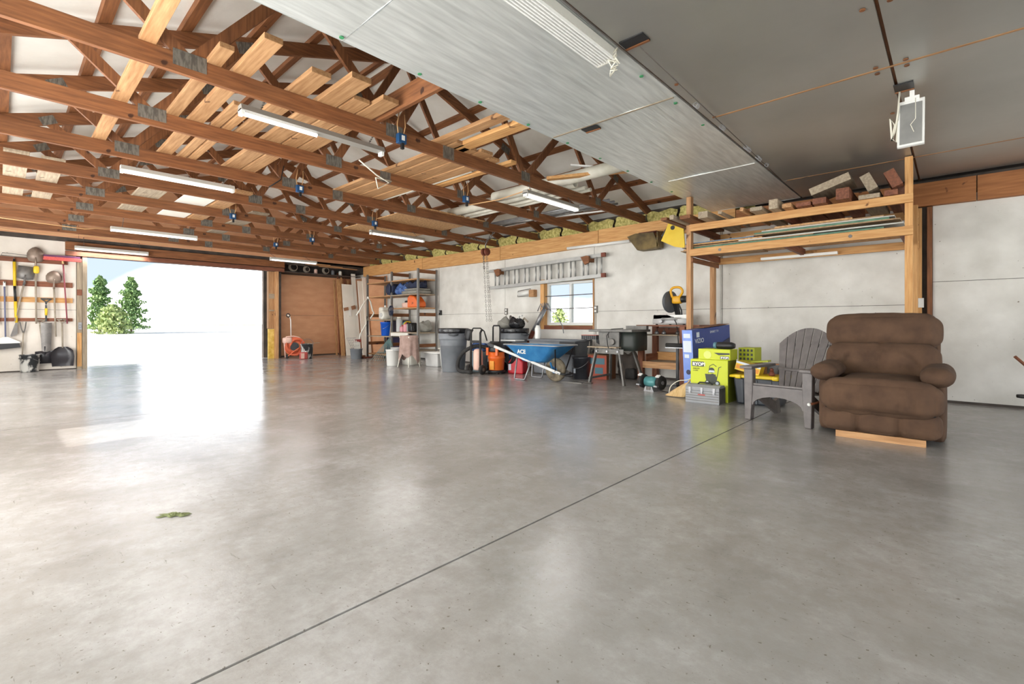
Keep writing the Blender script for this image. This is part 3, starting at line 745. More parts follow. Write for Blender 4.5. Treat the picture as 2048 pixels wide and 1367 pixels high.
tube_light(-14.12, 1.12, 2.42, 2.66, 'tube light against the beam above the doorway', 'fixture', 1, .15)
tube_light(-4.2, 4.78, 5.98, 2.74, 'tube light with silver housing near the foil edge', 'fixture_grey', 2, .15, False, 12)
tube_light(-8.05, 4.75, 5.98, 2.72, 'tube light under the raw strand board sheet', 'fixture_grey', 1, .18)
tube_light(-13.0, 4.78, 6.0, 2.68, 'tube light right of the doorway, above the brown panel', 'fixture', 1, .2)
# wide louvred fixture close to the camera
t = thing('strip_light', 'wide ribbed white strip light under the foil, at the top edge of the photo', 'light', (-1.755, 2.1, 2.79))
part(t, 'housing', B().bx(-.075, .075, -.85, .74, .02, .07), M['fixture'])
for k in range(7):
    part(t, 'rib', B().bx(-.073 + k * .0215, -.064 + k * .0215, -.85, .74, .0, .02), M['white'])
part(t, 'end_cap', B().bx(-.075, .075, .74, .752, -.0, .07), M['offwhite'])
part(t, 'cord', B().tube([(.06 + .03 * math.sin(i * 1.3), .74 + .03 * math.cos(i * 1.7), .06 - .006 * i + .02 * math.sin(i * 2.1)) for i in range(26)], .005, 6), M['cord_white'])
# tilted light hanging at the right
t = thing('panel_light', 'white panel light hanging tilted from the ceiling opening at right', 'light', (-0.25, 4.92, 2.40))
part(t, 'panel', B().box((0, 0, .19), (.165, .03, .40), (R(-14), 0, 0)), M['white'], bev=.004)
part(t, 'diffuser', B().box((0, -.019, .185), (.135, .006, .35), (R(-14), 0, 0)), M['alu'])
part(t, 'bracket', B().bx(-.04, .05, .02, .06, .37, .41).bx(-.01, .02, .03, .045, .41, .46), M['white'])
part(t, 'cord', B().tube([(-.07, .0, .46), (-.08, 0, .3), (-.1, -.01, .14), (-.12, 0, .08), (-.1, .0, .2), (-.13, 0, .26), (-.12, 0, .1), (-.09, 0, .06), (-.08, 0, .24)], .007, 6), M['cord_white'])
part(t, 'pull_string', B().tube([(.03, -.06, .36), (.03, -.06, .2), (0, -.06, .16), (.02, -.06, .1)], .003, 5), M['cord_white'])
solo('fluorescent_tube', B().cyl((-5.93, 8.09, 2.575), (-4.48, 8.09, 2.56), .03, 12), M['tube'], 'white tube light strip fixed along the wall beam above the ladder', 'light', (-5.2, 8.09, 2.54), world=True)
solo('fluorescent_tube', B().bx(-2.15, -1.18, 7.86, 7.93, 1.965, 2.0), M['tube'], 'white strip light under the lumber rack', 'light', (-1.66, 7.9, 1.965), world=True)

# taut wire with rings under the foil
t = thing('wire_line', 'taut wire with bunched curtain rings under the foil ceiling', 'wire', (-1.58, 4.5, 2.84))
part(t, 'wire', B().cyl((0.05, -1.6, 0.0), (-.04, 2.3, 0.0), .004, 6), M['chain'])
for y0, n in ((-0.55, 3), (0.05, 4), (0.75, 7), (1.15, 6), (1.5, 2)):
    for k in range(n):
        part(t, 'ring', B().tube([(.0 + .018 * math.sin(a), y0 + k * .022 + .006 * math.cos(a * 2), -.012 + .02 * math.cos(a)) for a in [2 * PI * q / 10 for q in range(10)]], .0025, 5, True), M['steel'])

# electric cables slung between the far trusses
for lbl, pts in (('sagging tan cable along the far truss above the doorway', [(-13.4, -0.6, 2.86), (-13.4, 0.4, 2.80), (-13.4, 1.2, 2.85), (-13.4, 2.6, 2.83), (-13.4, 3.4, 2.88)]),
                 ('thin tan cable crossing to the tube light in front of the doorway', [(-12.1, -0.6, 2.86), (-12.1, 0.4, 2.82), (-12.1, 1.1, 2.80), (-12.1, 1.5, 2.88)]),
                 ('white cord looped below the second truss', [(-4.9, 2.75, 2.84), (-4.95, 3.0, 2.74), (-5.0, 3.2, 2.70), (-5.0, 3.05, 2.6), (-5.0, 3.02, 2.72), (-5.1, 3.3, 2.76)]),
                 ('pale cord running from the second truss to the first', [(-5.57, 4.95, 2.84), (-5.0, 5.1, 2.86), (-4.35, 5.05, 2.88)]),
                 ('black cord hanging from the third truss', [(-6.85, 2.7, 3.2), (-6.85, 2.66, 3.0), (-6.85, 2.5, 2.86)])):
    c = Vector(pts[len(pts) // 2])
    solo('cable', B().tube(pts, .008, 6), M['cord_black'] if 'black' in lbl else M['cord_white'] if 'white' in lbl else M['cord_orange'], lbl, 'cable', c, world=True)
# ================================================================== TOOLS ON THE FAR WALL (left)
XB = -14.3
for z0, z1, m, lbl in ((2.29, 2.39, 'dark_y', 'topmost brown rail of the tool wall'), (1.79, 1.90, 'dark_y', 'second brown rail of the tool wall, level with the upper shovel blades'), (1.455, 1.56, 'amber_y', 'orange-brown rail of the tool wall, third from the top'), (1.05, 1.12, 'dark_y', 'lowest thin dark rail of the tool wall')):
    solo('tool_rail', B().bx(XB + .001, XB + .035, -1.1, 1.1 if z1 < 2.2 else 1.02, z0, z1), MW[m], lbl, 'rail', (XB, 0, z0), world=True, group='rails of the tool wall')
XT = XB + .075
def pole(t, p0, p1, r, m, name='handle'):
    return part(t, name, B().cyl(p0, p1, r, 10, r * .9), m, world=True)
def hook(t, y, z):
    return part(t, 'hook', B().tube([(XB + .03, y, z - .02), (XT + .03, y, z - .025), (XT + .035, y, z + .01)], .006, 6), M['steel_dark'], world=True)
def blade(t, outline, m, y, z, ang=0.0, dish=.03, name='blade'):
    """outline (u,v) list from socket upward; dished blade"""
    b = B(); n = len(outline); ca, sa = math.cos(ang), math.sin(ang)
    P = lambda u, v, d: (XT + d, y + u * ca - v * sa, z + u * sa + v * ca)
    vs = []
    for s_ in (0, .006):
        for k, (u, v) in enumerate(outline): vs.append(P(u, v, .02 - s_))
    cu = sum(u for u, v in outline) / n; cv = sum(v for u, v in outline) / n
    vs.append(P(cu, cv, .02 + dish)); vs.append(P(cu, cv, .014 + dish))
    fs = []
    for k in range(n):
        k2 = (k + 1) % n
        fs.append((k, k2, 2 * n)); fs.append((n + k2, n + k, 2 * n + 1)); fs.append((k2, k, n + k, n + k2))
    b.add(vs, fs, True)
    b.cyl(P(0, -.12, .01), P(0, .10, .035), .02, 8, .012)
    return part(t, name, b, m, world=True)
def d_grip(t, y, z, m, up=True, sz=.1):
    s_ = 1 if up else -1
    b = B().tube([(XT, y, z - .12 * s_), (XT, y - .012, z - .06 * s_), (XT, y - sz / 2, z)], .011, 8).tube([(XT, y, z - .12 * s_), (XT, y + .012, z - .06 * s_), (XT, y + sz / 2, z)], .011, 8).cyl((XT, y - sz / 2 - .01, z), (XT, y + sz / 2 + .01, z), .015, 8)
    return part(t, 'grip', b, m, world=True)
ROUND = [(-.04, 0), (-.10, .02), (-.13, .09), (-.13, .18), (-.10, .25), (-.05, .30), (0, .32), (.05, .30), (.10, .25), (.13, .18), (.13, .09), (.10, .02), (.04, 0)]
SQUARE = [(-.04, 0), (-.125, .02), (-.13, .28), (.13, .28), (.125, .02), (.04, 0)]
t = thing('round_shovel', 'round pointed shovel hung blade up on the top rail, left of the red broom', 'shovel', (XT, .52, 1.0))
blade(t, ROUND, M['shovel_steel'], .52, 2.30); pole(t, (XT, .52, 2.25), (XT + .01, .53, 1.0), .017, M['pole_grey']); hook(t, .52, 2.32)
part(t, 'glove', B().rbox((XT + .02, .53, 2.14), (.06, .09, .16), .03, 4), M['yellow'], 'yellow glove tied to the handle', world=True)
t = thing('round_shovel', 'round shovel hung blade up on the second rail, under the red broom', 'shovel', (XT, .80, .75))
blade(t, [(u * .98, v * .85) for u, v in ROUND], M['shovel_steel'], .80, 1.87); pole(t, (XT, .80, 1.82), (XT + .01, .83, .72), .016, M['pole_grey']); hook(t, .80, 1.86)
t = thing('square_shovel', 'flat square shovel hung blade up with a slanting handle', 'shovel', (XT, .35, 1.0))
blade(t, SQUARE, M['shovel_grey'], .36, 1.92, -.12, .015); pole(t, (XT, .355, 1.88), (XT + .01, .22, 1.05), .016, M['pole_grey']); hook(t, .37, 1.86)
t = thing('digging_tool', 'long tool with yellow and black handle hung from the top rail', 'tool', (XT, .22, .65))
pole(t, (XT, .21, 2.28), (XT, .215, 1.78), .026, M['yellow']); pole(t, (XT, .215, 1.78), (XT, .225, 1.46), .022, M['black'], 'grip'); pole(t, (XT, .225, 1.46), (XT, .24, 1.02), .026, M['yellow'])
pole(t, (XT, .205, 2.34), (XT, .21, 2.22), .016, M['black'], 'ferrule'); hook(t, .205, 2.36)
part(t, 'head', B().prism([(.23, 1.04), (.25, 1.04), (.26, .80), (.24, .78), (.19, .74), (.16, .73), (.155, .76)], 'yz', XT - .01, XT + .02), M['shovel_grey'], world=True)
t = thing('wire_hanger', 'thin wire frame hooked over the top rail at far left', 'wire', (XT, .2, 2.4))
part(t, 'frame', B().tube([(XT, -.05, 2.40), (XT, .02, 2.38), (XT, .04, 2.45), (XT, .40, 2.43), (XT, .40, 2.38), (XT, .03, 2.39)], .006, 6), M['steel_dark'], world=True)
part(t, 'tip', B().cyl((XT, .40, 2.40), (XT, .40, 2.44), .01, 6), M['black'], world=True)
t = thing('push_broom', 'red bristled push broom hung head up at the top right of the tool wall', 'broom', (XT, .95, 1.0))
part(t, 'block', B().bx(XT - .03, XT + .05, .64, 1.22, 2.43, 2.475), M['broom_purple'], world=True)
part(t, 'bristles', B().prism([(.64, 2.435), (1.22, 2.435), (1.24, 2.365), (.63, 2.365)], 'yz', XT - .03, XT + .055), M['bristle_red'], world=True)
part(t, 'ferrule', B().cyl((XT + .02, .94, 2.37), (XT + .02, .942, 2.30), .02, 8), M['straw'], world=True)
pole(t, (XT + .02, .942, 2.36), (XT + .02, 1.01, 1.0), .014, M['red_handle']); hook(t, .95, 2.34)
t = thing('push_broom', 'black and white push broom with blue handle at the left edge of the tool wall', 'broom', (XT, .1, .55))
pole(t, (XT, .07, 1.82), (XT, .085, .72), .014, M['blue_handle'])
pole(t, (XT, .07, 1.86), (XT, .07, 1.76), .022, M['white'], 'end_cap'); hook(t, .07, 1.86)
part(t, 'head', B().prism([(-.12, .66), (.06, .73), (.12, .73), (.30, .62), (.28, .59), (-.12, .59)], 'yz', XT - .03, XT + .04), M['white'], world=True)
part(t, 'bristles', B().prism([(-.12, .59), (.28, .60), (.30, .51), (-.12, .46)], 'yz', XT - .03, XT + .05), M['black'], world=True)
t = thing('garden_spade', 'long narrow spade with yellow collar and D grip on the third rail', 'spade', (XT, .68, .4))
d_grip(t, .68, 1.53, M['grey_dark'], True, .15); pole(t, (XT, .68, 1.40), (XT, .68, 1.05), .017, M['grey_dark'])
pole(t, (XT, .68, 1.33), (XT, .68, 1.18), .024, M['yellow'], 'collar')
part(t, 'blade', B().sheet(lambda u, v: (XT + .02 + .02 * math.cos((u - .5) * PI), .68 + (u - .5) * (.17 - .03 * v * v), 1.02 - .62 * v + .04 * abs(u - .5) * (1 - v) * -1 + .1 * (u - .5) ** 2), 6, 6), M['shovel_grey'], world=True); hook(t, .68, 1.54)
t = thing('square_spade', 'dark square bladed spade with Y grip behind the narrow spade', 'spade', (XT, .58, .15))
d_grip(t, .59, 1.08, M['pole_grey'], True, .14); pole(t, (XT - .02, .59, .97), (XT - .03, .64, .42), .017, M['pole_grey'])
blade(t, [(-.06, 0), (-.15, -.01), (-.15, -.27), (.15, -.26), (.15, .01), (.06, 0)], M['shovel_black'], .66, .42, 0.0, .01)
t = thing('scoop_shovel', 'big black scoop shovel hanging blade down beside the door post', 'shovel', (XT, .94, .05))
d_grip(t, .93, 1.09, M['pole_grey'], True, .15); pole(t, (XT, .93, .97), (XT + .02, .935, .48), .016, M['pole_grey']); hook(t, .93, 1.10)
def scoop(u, v):
    wd = .30 + .08 * min(1, v * 2) - .04 * v * v
    x = XT + .02 + .05 * math.sin(PI * min(1, v * 1.2)) * (1 - (2 * u - 1) ** 2) * .6 + .07 * abs(2 * u - 1) ** 3
    return (x, .935 + (u - .5) * wd * (1 - .5 * max(0, .15 - v) / .15), .50 - .42 * v)
part(t, 'blade', B().sheet(scoop, 12, 10), M['shovel_black'], world=True)
t = thing('edging_tool', 'slim grey edging tool with forked top standing above the paint bucket', 'tool', (XT, .33, .3))
part(t, 'fork', B().tube([(XT, .29, 1.04), (XT, .31, .90), (XT, .34, .80)], .011, 8).tube([(XT, .38, 1.04), (XT, .365, .90), (XT, .34, .80)], .011, 8), M['shovel_grey'], world=True)
pole(t, (XT, .34, .82), (XT, .32, .26), .012, M['pole_grey'])
t = thing('bare_handle', 'bare tan handle cut off by the left edge of the photo', 'handle', (XT, -.02, 1.0))
pole(t, (XT, -.03, 2.2), (XT, -.01, .98), .016, M['handle_tan']); hook(t, -.03, 2.2)
t = thing('bucket', 'black bucket splashed with white paint under the tool wall', 'bucket', (-14.12, .43, 0))
part(t, 'pail', B().lathe([(.13, 0), (.14, .01), (.155, .34), (.165, .345), (.165, .36), (.150, .36), (.145, .34), (.128, .03), (0.001, .03)], n=28), M['paint_bucket'])
part(t, 'rim', B().lathe([(.158, .27), (.166, .275), (.166, .285), (.158, .29)], n=28), M['black'])
part(t, 'bail', B().tube([(.16 * math.cos(a), .16 * math.sin(a), .30 - .10 * abs(math.sin(a)) ) for a in [PI * q / 12 for q in range(13)]], .004, 6), M['steel'])
t = thing('door_latch', 'metal hasp on the left door post', 'latch', (-14.25, 1.22, .95))
part(t, 'plate', B().box((.01, 0, 0), (.01, .06, .16)), M['steel']); part(t, 'ring', B().tube([(.03, .03 * math.cos(a), .03 * math.sin(a)) for a in [2 * PI * q / 10 for q in range(10)]], .006, 6, True), M['steel'])

# ================================================================== RECESS RIGHT OF THE DOORWAY
t = thing('hose_reel_cart', 'orange hose wound on a pale wheeled reel cart beside the doorway', 'hose reel', (-14.0, 5.80, 0))
part(t, 'frame', B().tube([(0, -.24, .04), (0, -.27, .5), (-.03, -.20, .62), (-.03, .0, .64), (0, .16, .60), (0, .2, .35), (0, .2, .04)], .018, 8), M['peach'])
part(t, 'side_panel', B().rbox((-.02, -.18, .52), (.22, .22, .17), .05, 4), M['peach'])
part(t, 'handle', B().tube([(-.05, -.06, .6), (-.05, -.07, 1.10), (-.05, -.10, 1.22), (-.03, -.17, 1.25)], .014, 8), M['white'])
part(t, 'grip', B().tube([(-.03, -.15 + .05 * math.cos(a), 1.24 + .05 * math.sin(a)) for a in [2 * PI * q / 10 for q in range(10)]], .014, 6, True), M['black'])
for k in range(7):
    r = .15 + .022 * k
    part(t, 'hose_coil', B().tube([(.04 + .03 * math.sin(3 * a + k), .02 + r * math.cos(a), .34 + r * .92 * math.sin(a)) for a in [2 * PI * q / 26 for q in range(26)]], .017, 7, True), M['orange_hose'])
part(t, 'hose_end', B().tube([(.1, -.2, .08), (.11, -.05, .2), (.12, .12, .32), (.11, .2, .2), (.12, .05, .1), (.1, -.15, .12)], .015, 7), M['orange_hose'])
part(t, 'drum', B().lathe([(.12, -.08), (.12, .08)], (-.02, .0, .34), 20, 'x'), M['grey_dark'])
for s in (-.2, .2):
    part(t, 'wheel', B().lathe([(.055, -.02), (.06, 0), (.055, .02)], (.02, s, .06), 16, 'y'), M['rubber'])
t = thing('bucket', 'dark bucket spattered with pale paint beside the hose reel', 'bucket', (-13.6, 6.0, 0))
part(t, 'pail', B().lathe([(.14, 0), (.15, .01), (.168, .40), (.178, .405), (.178, .42), (.16, .42), (.14, .05), (.001, .05)], n=28), M['paint_bucket'])
part(t, 'bail', B().tube([(.03 + .02 * math.sin(a), .17 * math.cos(a), .42 + .14 * math.sin(a)) for a in [PI * q / 12 for q in range(13)]], .005, 6), M['steel'])
part(t, 'stir_stick', B().bar((0, -.1, .43), (.04, .36, .45), .04, .012), MW['grey_y'])
t = thing('fuel_can', 'small faded red and white can in front of the paint bucket', 'can', (-13.42, 5.83, 0))
part(t, 'body', B().rbox((0, 0, .10), (.12, .2, .2), .02, 4), M['red_dull']); part(t, 'label_band', B().box((.061, -.05, .1), (.004, .09, .15)), M['peach']); part(t, 'cap', B().cyl((0, .06, .2), (0, .06, .23), .02, 10), M['white'])
# shelf of junk above the hardboard
solo('storage_shelf', B().bx(-14.9, -14.33, 5.61, 8.1, 2.52, 2.54), M['dark'], 'dark shelf board above the brown hardboard panel', 'shelf', (-14.6, 6.8, 2.52), world=True)
for k, (y, r, l) in enumerate(((5.95, .13, 'coil of grey wire at the left end of the dark shelf'), (6.35, .1, 'coil of wire second from the left on the dark shelf'), (6.95, .11, 'coil of wire in the middle of the dark shelf'))):
    b = B()
    for q in range(4): b.tube([(-14.42 + .02 * q, y + (r - .01 * q) * math.cos(a), 2.545 + r + .005 + (r - .01 * q) * math.sin(a) * .95) for a in [2 * PI * j / 18 for j in range(18)]], .007, 5, True)
    solo('wire_coil', b, M['pole_grey'], l, 'wire', (-14.4, y, 2.545), world=True, group='wire coils on the dark shelf')
for k, (y0, y1, z, l) in enumerate(((5.9, 6.9, 2.80, 'pale board lying crooked above the dark shelf, left one'), (6.2, 7.3, 2.77, 'pale board lying crooked above the dark shelf, middle one'), (6.6, 7.8, 2.74, 'pale board lying crooked above the dark shelf, right one'))):
    solo('loose_board', B().bar((-14.1, y0, z), (-14.05, y1, z - .015), .12, .02), MW['pine_y'], l, 'board', (-14.1, (y0 + y1) / 2, z), world=True, group='boards above the dark shelf')
for k, (y, m, l) in enumerate(((7.2, 'grey_plastic', 'grey jar near the right of the dark shelf'), (7.45, 'offwhite', 'small white jar at the right end of the dark shelf'), (6.65, 'peach', 'pale can on the dark shelf'))):
    t = thing('jar', l, 'jar', (-14.45, y, 2.54)); part(t, 'body', B().lathe([(.05, 0), (.05, .12), (.035, .14)], n=14), M[m]); part(t, 'lid', B().cyl((0, 0, .14), (0, 0, .165), .038, 12), M['steel_dark'])
# sheets and boards leaning in the far corner
lean = [  # y0, y1, top z, x foot, material, label
    (7.30, 7.42, 2.42, -13.98, 'pine_z', 'pale board at the left edge of the stack leaning in the far corner'),
    (7.42, 7.80, 2.26, -13.95, 'board_white', 'widest white panel leaning in the far corner, brown paper near its middle'),
    (7.78, 7.92, 2.62, -14.02, 'board_white', 'tall narrow white board leaning behind the wide white panel'),
    (7.86, 8.06, 2.38, -13.86, 'board_white', 'white board right of the wide white panel in the far corner'),
    (8.02, 8.15, 2.50, -13.9, 'board_white', 'rightmost white board leaning beside the shelf post')]
for i, (y0, y1, zt, xf, mm, l) in enumerate(lean):
    t = thing('leaning_board', l, 'board', (xf, (y0 + y1) / 2, 0), group='boards leaning in the far corner')
    m = M[mm] if mm in M else MW[mm]
    dx = -.18 * zt; xf += .03 * i
    part(t, 'board', B().bar((xf + .03 * i, (y0 + y1) / 2 - .05, .0), (xf + dx + .03 * i, (y0 + y1) / 2, zt), y1 - y0, .03, (1, 0, 0)), m, world=True)
    if 'brown paper' in l:
        part(t, 'brown_tape', B().bar((xf + dx * .60 + .0505, 7.40, 1.45), (xf + dx * .60 + .0505, 7.55, 1.48), .02, .10), M['brown_card'], world=True)
        part(t, 'brown_tape', B().bar((xf + dx * .60 + .0505, 7.66, 1.50), (xf + dx * .60 + .0505, 7.79, 1.54), .02, .12), M['brown_card'], world=True)
        part(t, 'paper_label', B().box((xf + dx * .55 + .052, 7.6, 1.34), (.012, .07, .2), (0, -.18, 0)), M['white'], world=True)
for k in range(6):
    y = 7.36 + .12 * k
    solo('loose_lath', B().bar((-14.5 - .02 * k, y, 0), (-14.76, y + .04, 2.42 + .08 * ((k * 7) % 4)), .05, .03, (1, 0, 0)), MW['dark_z'] if k % 2 else MW['pine_z'], '%s wooden lath standing behind the white panels in the corner, %s from the left' % ('dark' if k % 2 else 'pale', ORD[k]), 'lath', (-14.1, y, 0), world=True, group='laths behind the white panels')
t = thing('bucket', 'grey pail with a wire basket, standing in front of the white panels', 'bucket', (-12.5, 6.93, 0))
part(t, 'pail', B().lathe([(.14, 0), (.15, .01), (.17, .27), (.18, .275), (.18, .29), (.16, .29), (.14, .03), (.001, .03)], n=26), M['grey_plastic'])
b = B()
for k in range(6): b.cyl((-.02, -.28 + .05 * k, .60), (.0, -.14 + .05 * k, .30), .004, 5)
for k in range(5): b.cyl((-.02, -.28 + .035 * k, .60 - .07 * k), (-.02, .0 + .035 * k, .60 - .07 * k), .004, 5)
part(t, 'wire_basket', b, M['steel'])
for k in range(4): part(t, 'white_stick', B().bar((0, -.02 + .035 * k, .05), (0, -.06 + .055 * k, .55 - .03 * k), .03, .008, (1, 0, 0)), M['board_white'])
t = thing('floor_squeegee', 'floor squeegee with dark pole leaning on the first shelf post', 'squeegee', (-12.55, 7.32, 0))
part(t, 'pole', B().cyl((0, 0, .03), (-.08, .02, 1.22), .012, 8), M['black']); part(t, 'head', B().box((0, 0, .02), (.08, .34, .04)), M['rust'])
t = thing('hand_broom', 'red topped white brush standing by the wall panels', 'brush', (-12.85, 7.16, 0))
part(t, 'stem', B().bx(-.015, .015, -.03, .03, 0, .48), M['white']); part(t, 'red_head', B().bx(-.03, .03, -.10, .10, .46, .54), M['red_dull'])
for k in range(3):
    solo('wood_offcut', B().rbox((-12.75 + .03 * k, 7.0 + .13 * k, .04), (.1, .09, .08), .015, 3), MW['truss_x'], '%s small wood offcut on the floor beside the grey pail, counting from the left' % ORD[k], 'offcut', (-12.7, 7.0 + .13 * k, 0), world=True, group='offcuts by the pail')
t = thing('bent_pipe', 'bent white tube frame hanging on the left end of the shelving', 'frame', (-12.8, 7.42, 1.15))
part(t, 'tube', B().tube([(.06, -.35, 1.24 - 1.15), (.06, -.12, 1.60 - 1.15), (.06, .02, 1.78 - 1.15), (.06, .10, 1.66 - 1.15), (.06, .17, 1.40 - 1.15), (.06, .22, 1.32 - 1.15), (.06, .10, 1.15 - 1.15)], .022, 8), M['offwhite'])
part(t, 'joint', B().rbox((.06, .02, .62), (.06, .06, .07), .02, 3), M['white'])
solo('bent_tube', B().tube([(-12.7, 7.15, .55), (-12.75, 7.2, .7), (-12.8, 7.42, 1.0), (-12.8, 7.45, 1.16)], .02, 8), M['offwhite'], 'bent white tube leaning at the left end of the shelving', 'tube', (-12.75, 7.25, .55), world=True)

# ================================================================== SHELVING ALONG THE WALL
XS = (-12.86, -11.57, -10.33)
t = thing('storage_shelving', 'tall grey steel shelving with wooden shelves against the wall', 'shelving', (-11.6, 7.8, 0))
for x in XS:
    part(t, 'post', B().bx(x - .025, x + .025, 7.47, 7.52, 0, 2.46), M['shelf_grey'], world=True)
    part(t, 'post', B().bx(x - .02, x + .02, 8.07, 8.12, 0, 2.46), M['shelf_grey'], world=True)
    for z in (2.39, 1.245, .42):
        part(t, 'end_brace', B().bx(x - .012, x + .012, 7.522, 8.068, z - .045, z + .045), MW['truss_y'], world=True)
for x0, x1, z, mm in ((XS[0], XS[1], 2.20, 'pine_x'), (XS[1], XS[2], 2.20, 'pine_x'), (XS[0], XS[1], 1.80, 'pine_x'), (XS[1], XS[2], 1.80, 'grey_x'), (XS[1], XS[2], 1.435, 'pine_x'), (XS[0], XS[1], 1.12, 'grey_x'), (XS[1], XS[2], .77, 'grey_x'), (XS[0], XS[1], .65, 'grey_x'), (XS[0], XS[1], .13, 'pine_x'), (XS[1], XS[2], .30, 'grey_x')):
    part(t, 'shelf', B().bx(x0 + .028, x1 - .028, 7.47, 8.1, z - .03, z), MW[mm], world=True)
part(t, 'shelf_edge', B().bx(XS[1] + .03, XS[1] + .85, 7.44, 7.468, .66, .75), M['board_white'], world=True)
part(t, 'back_panel', B().bx(XS[0] + .03, XS[1] - .03, 8.125, 8.14, .15, 1.1), M['navy_print'], world=True)
def crumple(b, c, d, seed, amp=.25, n=14):
    rnd = random.Random(seed); ph = [rnd.uniform(0, 6.28) for _ in range(9)]
    def fn(o):
        k = 1 + amp * (math.sin(o.x * 22 + ph[0] + 2 * math.sin(o.y * 17 + ph[1])) * .5 + .5 * math.sin(o.y * 31 + o.z * 25 + ph[2])) 
        return Vector((o.x * (1 + .3 * amp * math.sin(o.z * 30 + ph[3])), o.y, -d[2] / 2 + (o.z + d[2] / 2) * max(.3, k)))
    return b.rbox(c, d, min(d) * .45, n, None, 0, fn)
def onshelf(name, label, cat, x, y, z, b, m, **kw):
    return solo(name, b, m, label, cat, (x, y, z), **kw)
onshelf('foam_roll', 'black rolled mat at the left of the upper shelf', 'mat', -11.68, 7.72, 1.80, B().lathe([(.02, -.25), (.16, -.25), (.17, -.2), (.17, .2), (.16, .25)], (0, 0, .17), 22, 'y'), M['cloth_navy'])
onshelf('blue_tarp', 'crumpled blue tarp on the upper shelf', 'tarp', -11.2, 7.72, 1.80, crumple(B(), (0, 0, .13), (.62, .42, .26), 3, .35), M['cloth_blue'])
onshelf('folded_blanket', 'grey folded blanket under the dark jacket on the upper shelf', 'blanket', -10.75, 7.74, 1.80, B().rbox((0, 0, .05), (.72, .5, .10), .04, 6).rbox((.02, 0, .125), (.62, .46, .06), .03, 6), M['cloth_grey'])
onshelf('dark_jacket', 'dark navy jacket heaped on the grey blanket on the upper shelf', 'jacket', -10.76, 7.74, 1.957, crumple(B(), (0, 0, .085), (.6, .4, .17), 8, .35), M['cloth_navy'])
t = thing('chainsaw_case', 'orange chainsaw case with long bar cover on the middle shelf', 'case', (-10.75, 7.68, 1.435))
part(t, 'case', B().prism([(-.16, 0), (-.16, .28), (-.05, .34), (.16, .30), (.34, .14), (.36, .02), (.3, 0)], 'xz', -.13, .13), M['orange'], bev=.03)
part(t, 'bar_cover', B().rbox((-.35, 0, .08), (.42, .07, .15), .03, 4), M['peach'])
part(t, 'case_handle', B().tube([(-.02, 0, .32), (0, 0, .37), (.12, 0, .36), (.14, 0, .3)], .015, 8), M['black'])
part(t, 'bar_root', B().rbox((-.42, .06, .15), (.2, .06, .12), .02, 3), M['black'])
lettering('jx', .10, M['black'], t, (.06, -.132, .10), (R(90), 0, 0))
t = thing('straps_bundle', 'bundle of black straps hanging at the front post of the middle shelf', 'straps', (-11.5, 7.42, 1.3))
for k in range(6): part(t, 'strap', B().tube([(.02 * k, -.02, .20), (.05 * k - .05, -.05, .1 + .02 * (k % 3)), (.03 * k, -.04, -.06 - .03 * (k % 2)), (.03 * k + .02, -.03, .05)], .009, 5), M['cloth_navy'])
t = thing('oil_jug', 'white jug at the left on the grey shelf', 'jug', (-12.35, 7.75, 1.12))
part(t, 'body', B().rbox((0, 0, .19), (.22, .28, .36), .05, 5), M['offwhite']); part(t, 'label_print', B().box((.02, -.141, .17), (.14, .004, .12)), M['tote_clear']); part(t, 'cap', B().cyl((.05, 0, .36), (.05, 0, .42), .03, 12), M['white'])
t = thing('round_canister', 'white round canister lying in front of the white jug', 'canister', (-12.0, 7.63, 1.12))
part(t, 'body', B().lathe([(.001, -.2), (.12, -.2), (.13, -.18), (.13, .14), (.12, .16), (.001, .16)], (0, 0, .131), 22, 'y'), M['offwhite']); part(t, 'cap', B().lathe([(.06, -.22), (.06, -.2)], (0, 0, .131), 16, 'y'), M['tote_clear'])
t = thing('bucket', 'blue bucket on the lower left shelf', 'bucket', (-12.15, 7.70, .65))
part(t, 'pail', B().lathe([(.14, 0), (.15, .01), (.172, .36), (.185, .365), (.185, .40), (.168, .40), (.165, .38), (.14, .03), (.001, .03)], n=28), M['blue_plastic'])
part(t, 'bail', B().tube([(.17 * math.cos(a), -.17 * abs(math.sin(a)) - .01, .33 - .14 * math.sin(a)) for a in [PI * q / 12 for q in range(13)]], .004, 6), M['steel'])
t = thing('glass_jar_lantern', 'clear lidded jar standing behind the pink jugs', 'jar', (-11.38, 7.62, .77))
part(t, 'body', B().lathe([(.08, 0), (.085, .02), (.085, .34), (.06, .38)], n=18), M['tote_clear']); part(t, 'lid', B().cyl((0, 0, .38), (0, 0, .42), .065, 14), M['offwhite'])
t = thing('hose_coil', 'green and yellow coiled hose on the lower shelf', 'hose', (-11.15, 7.72, .77))
for k in range(4): part(t, 'coil', B().tube([(.03 * k - .05, .12 * math.cos(a) * (1 + .05 * k), .15 + .14 * math.sin(a)) for a in [2 * PI * q / 18 for q in range(18)]], .016, 6, True), M['teal'] if k < 2 else M['yellow'])
for k, (x, h, l) in enumerate(((-11.14, .2, 'small pink jug, left one on the lower shelf'), (-10.97, .26, 'larger pink jug beside the small one on the lower shelf'))):
    t = thing('jug', l, 'jug', (x, 7.56, .77)); part(t, 'body', B().rbox((0, 0, h / 2 - .02), (.13, .12, h - .04), .025, 4), M['pink']); part(t, 'cap', B().cyl((0, 0, h - .045), (0, 0, h), .022, 10), M['red_dull'])
t = thing('motor_unit', 'small black motor with a pale side on the lower shelf', 'motor', (-10.72, 7.6, .77))
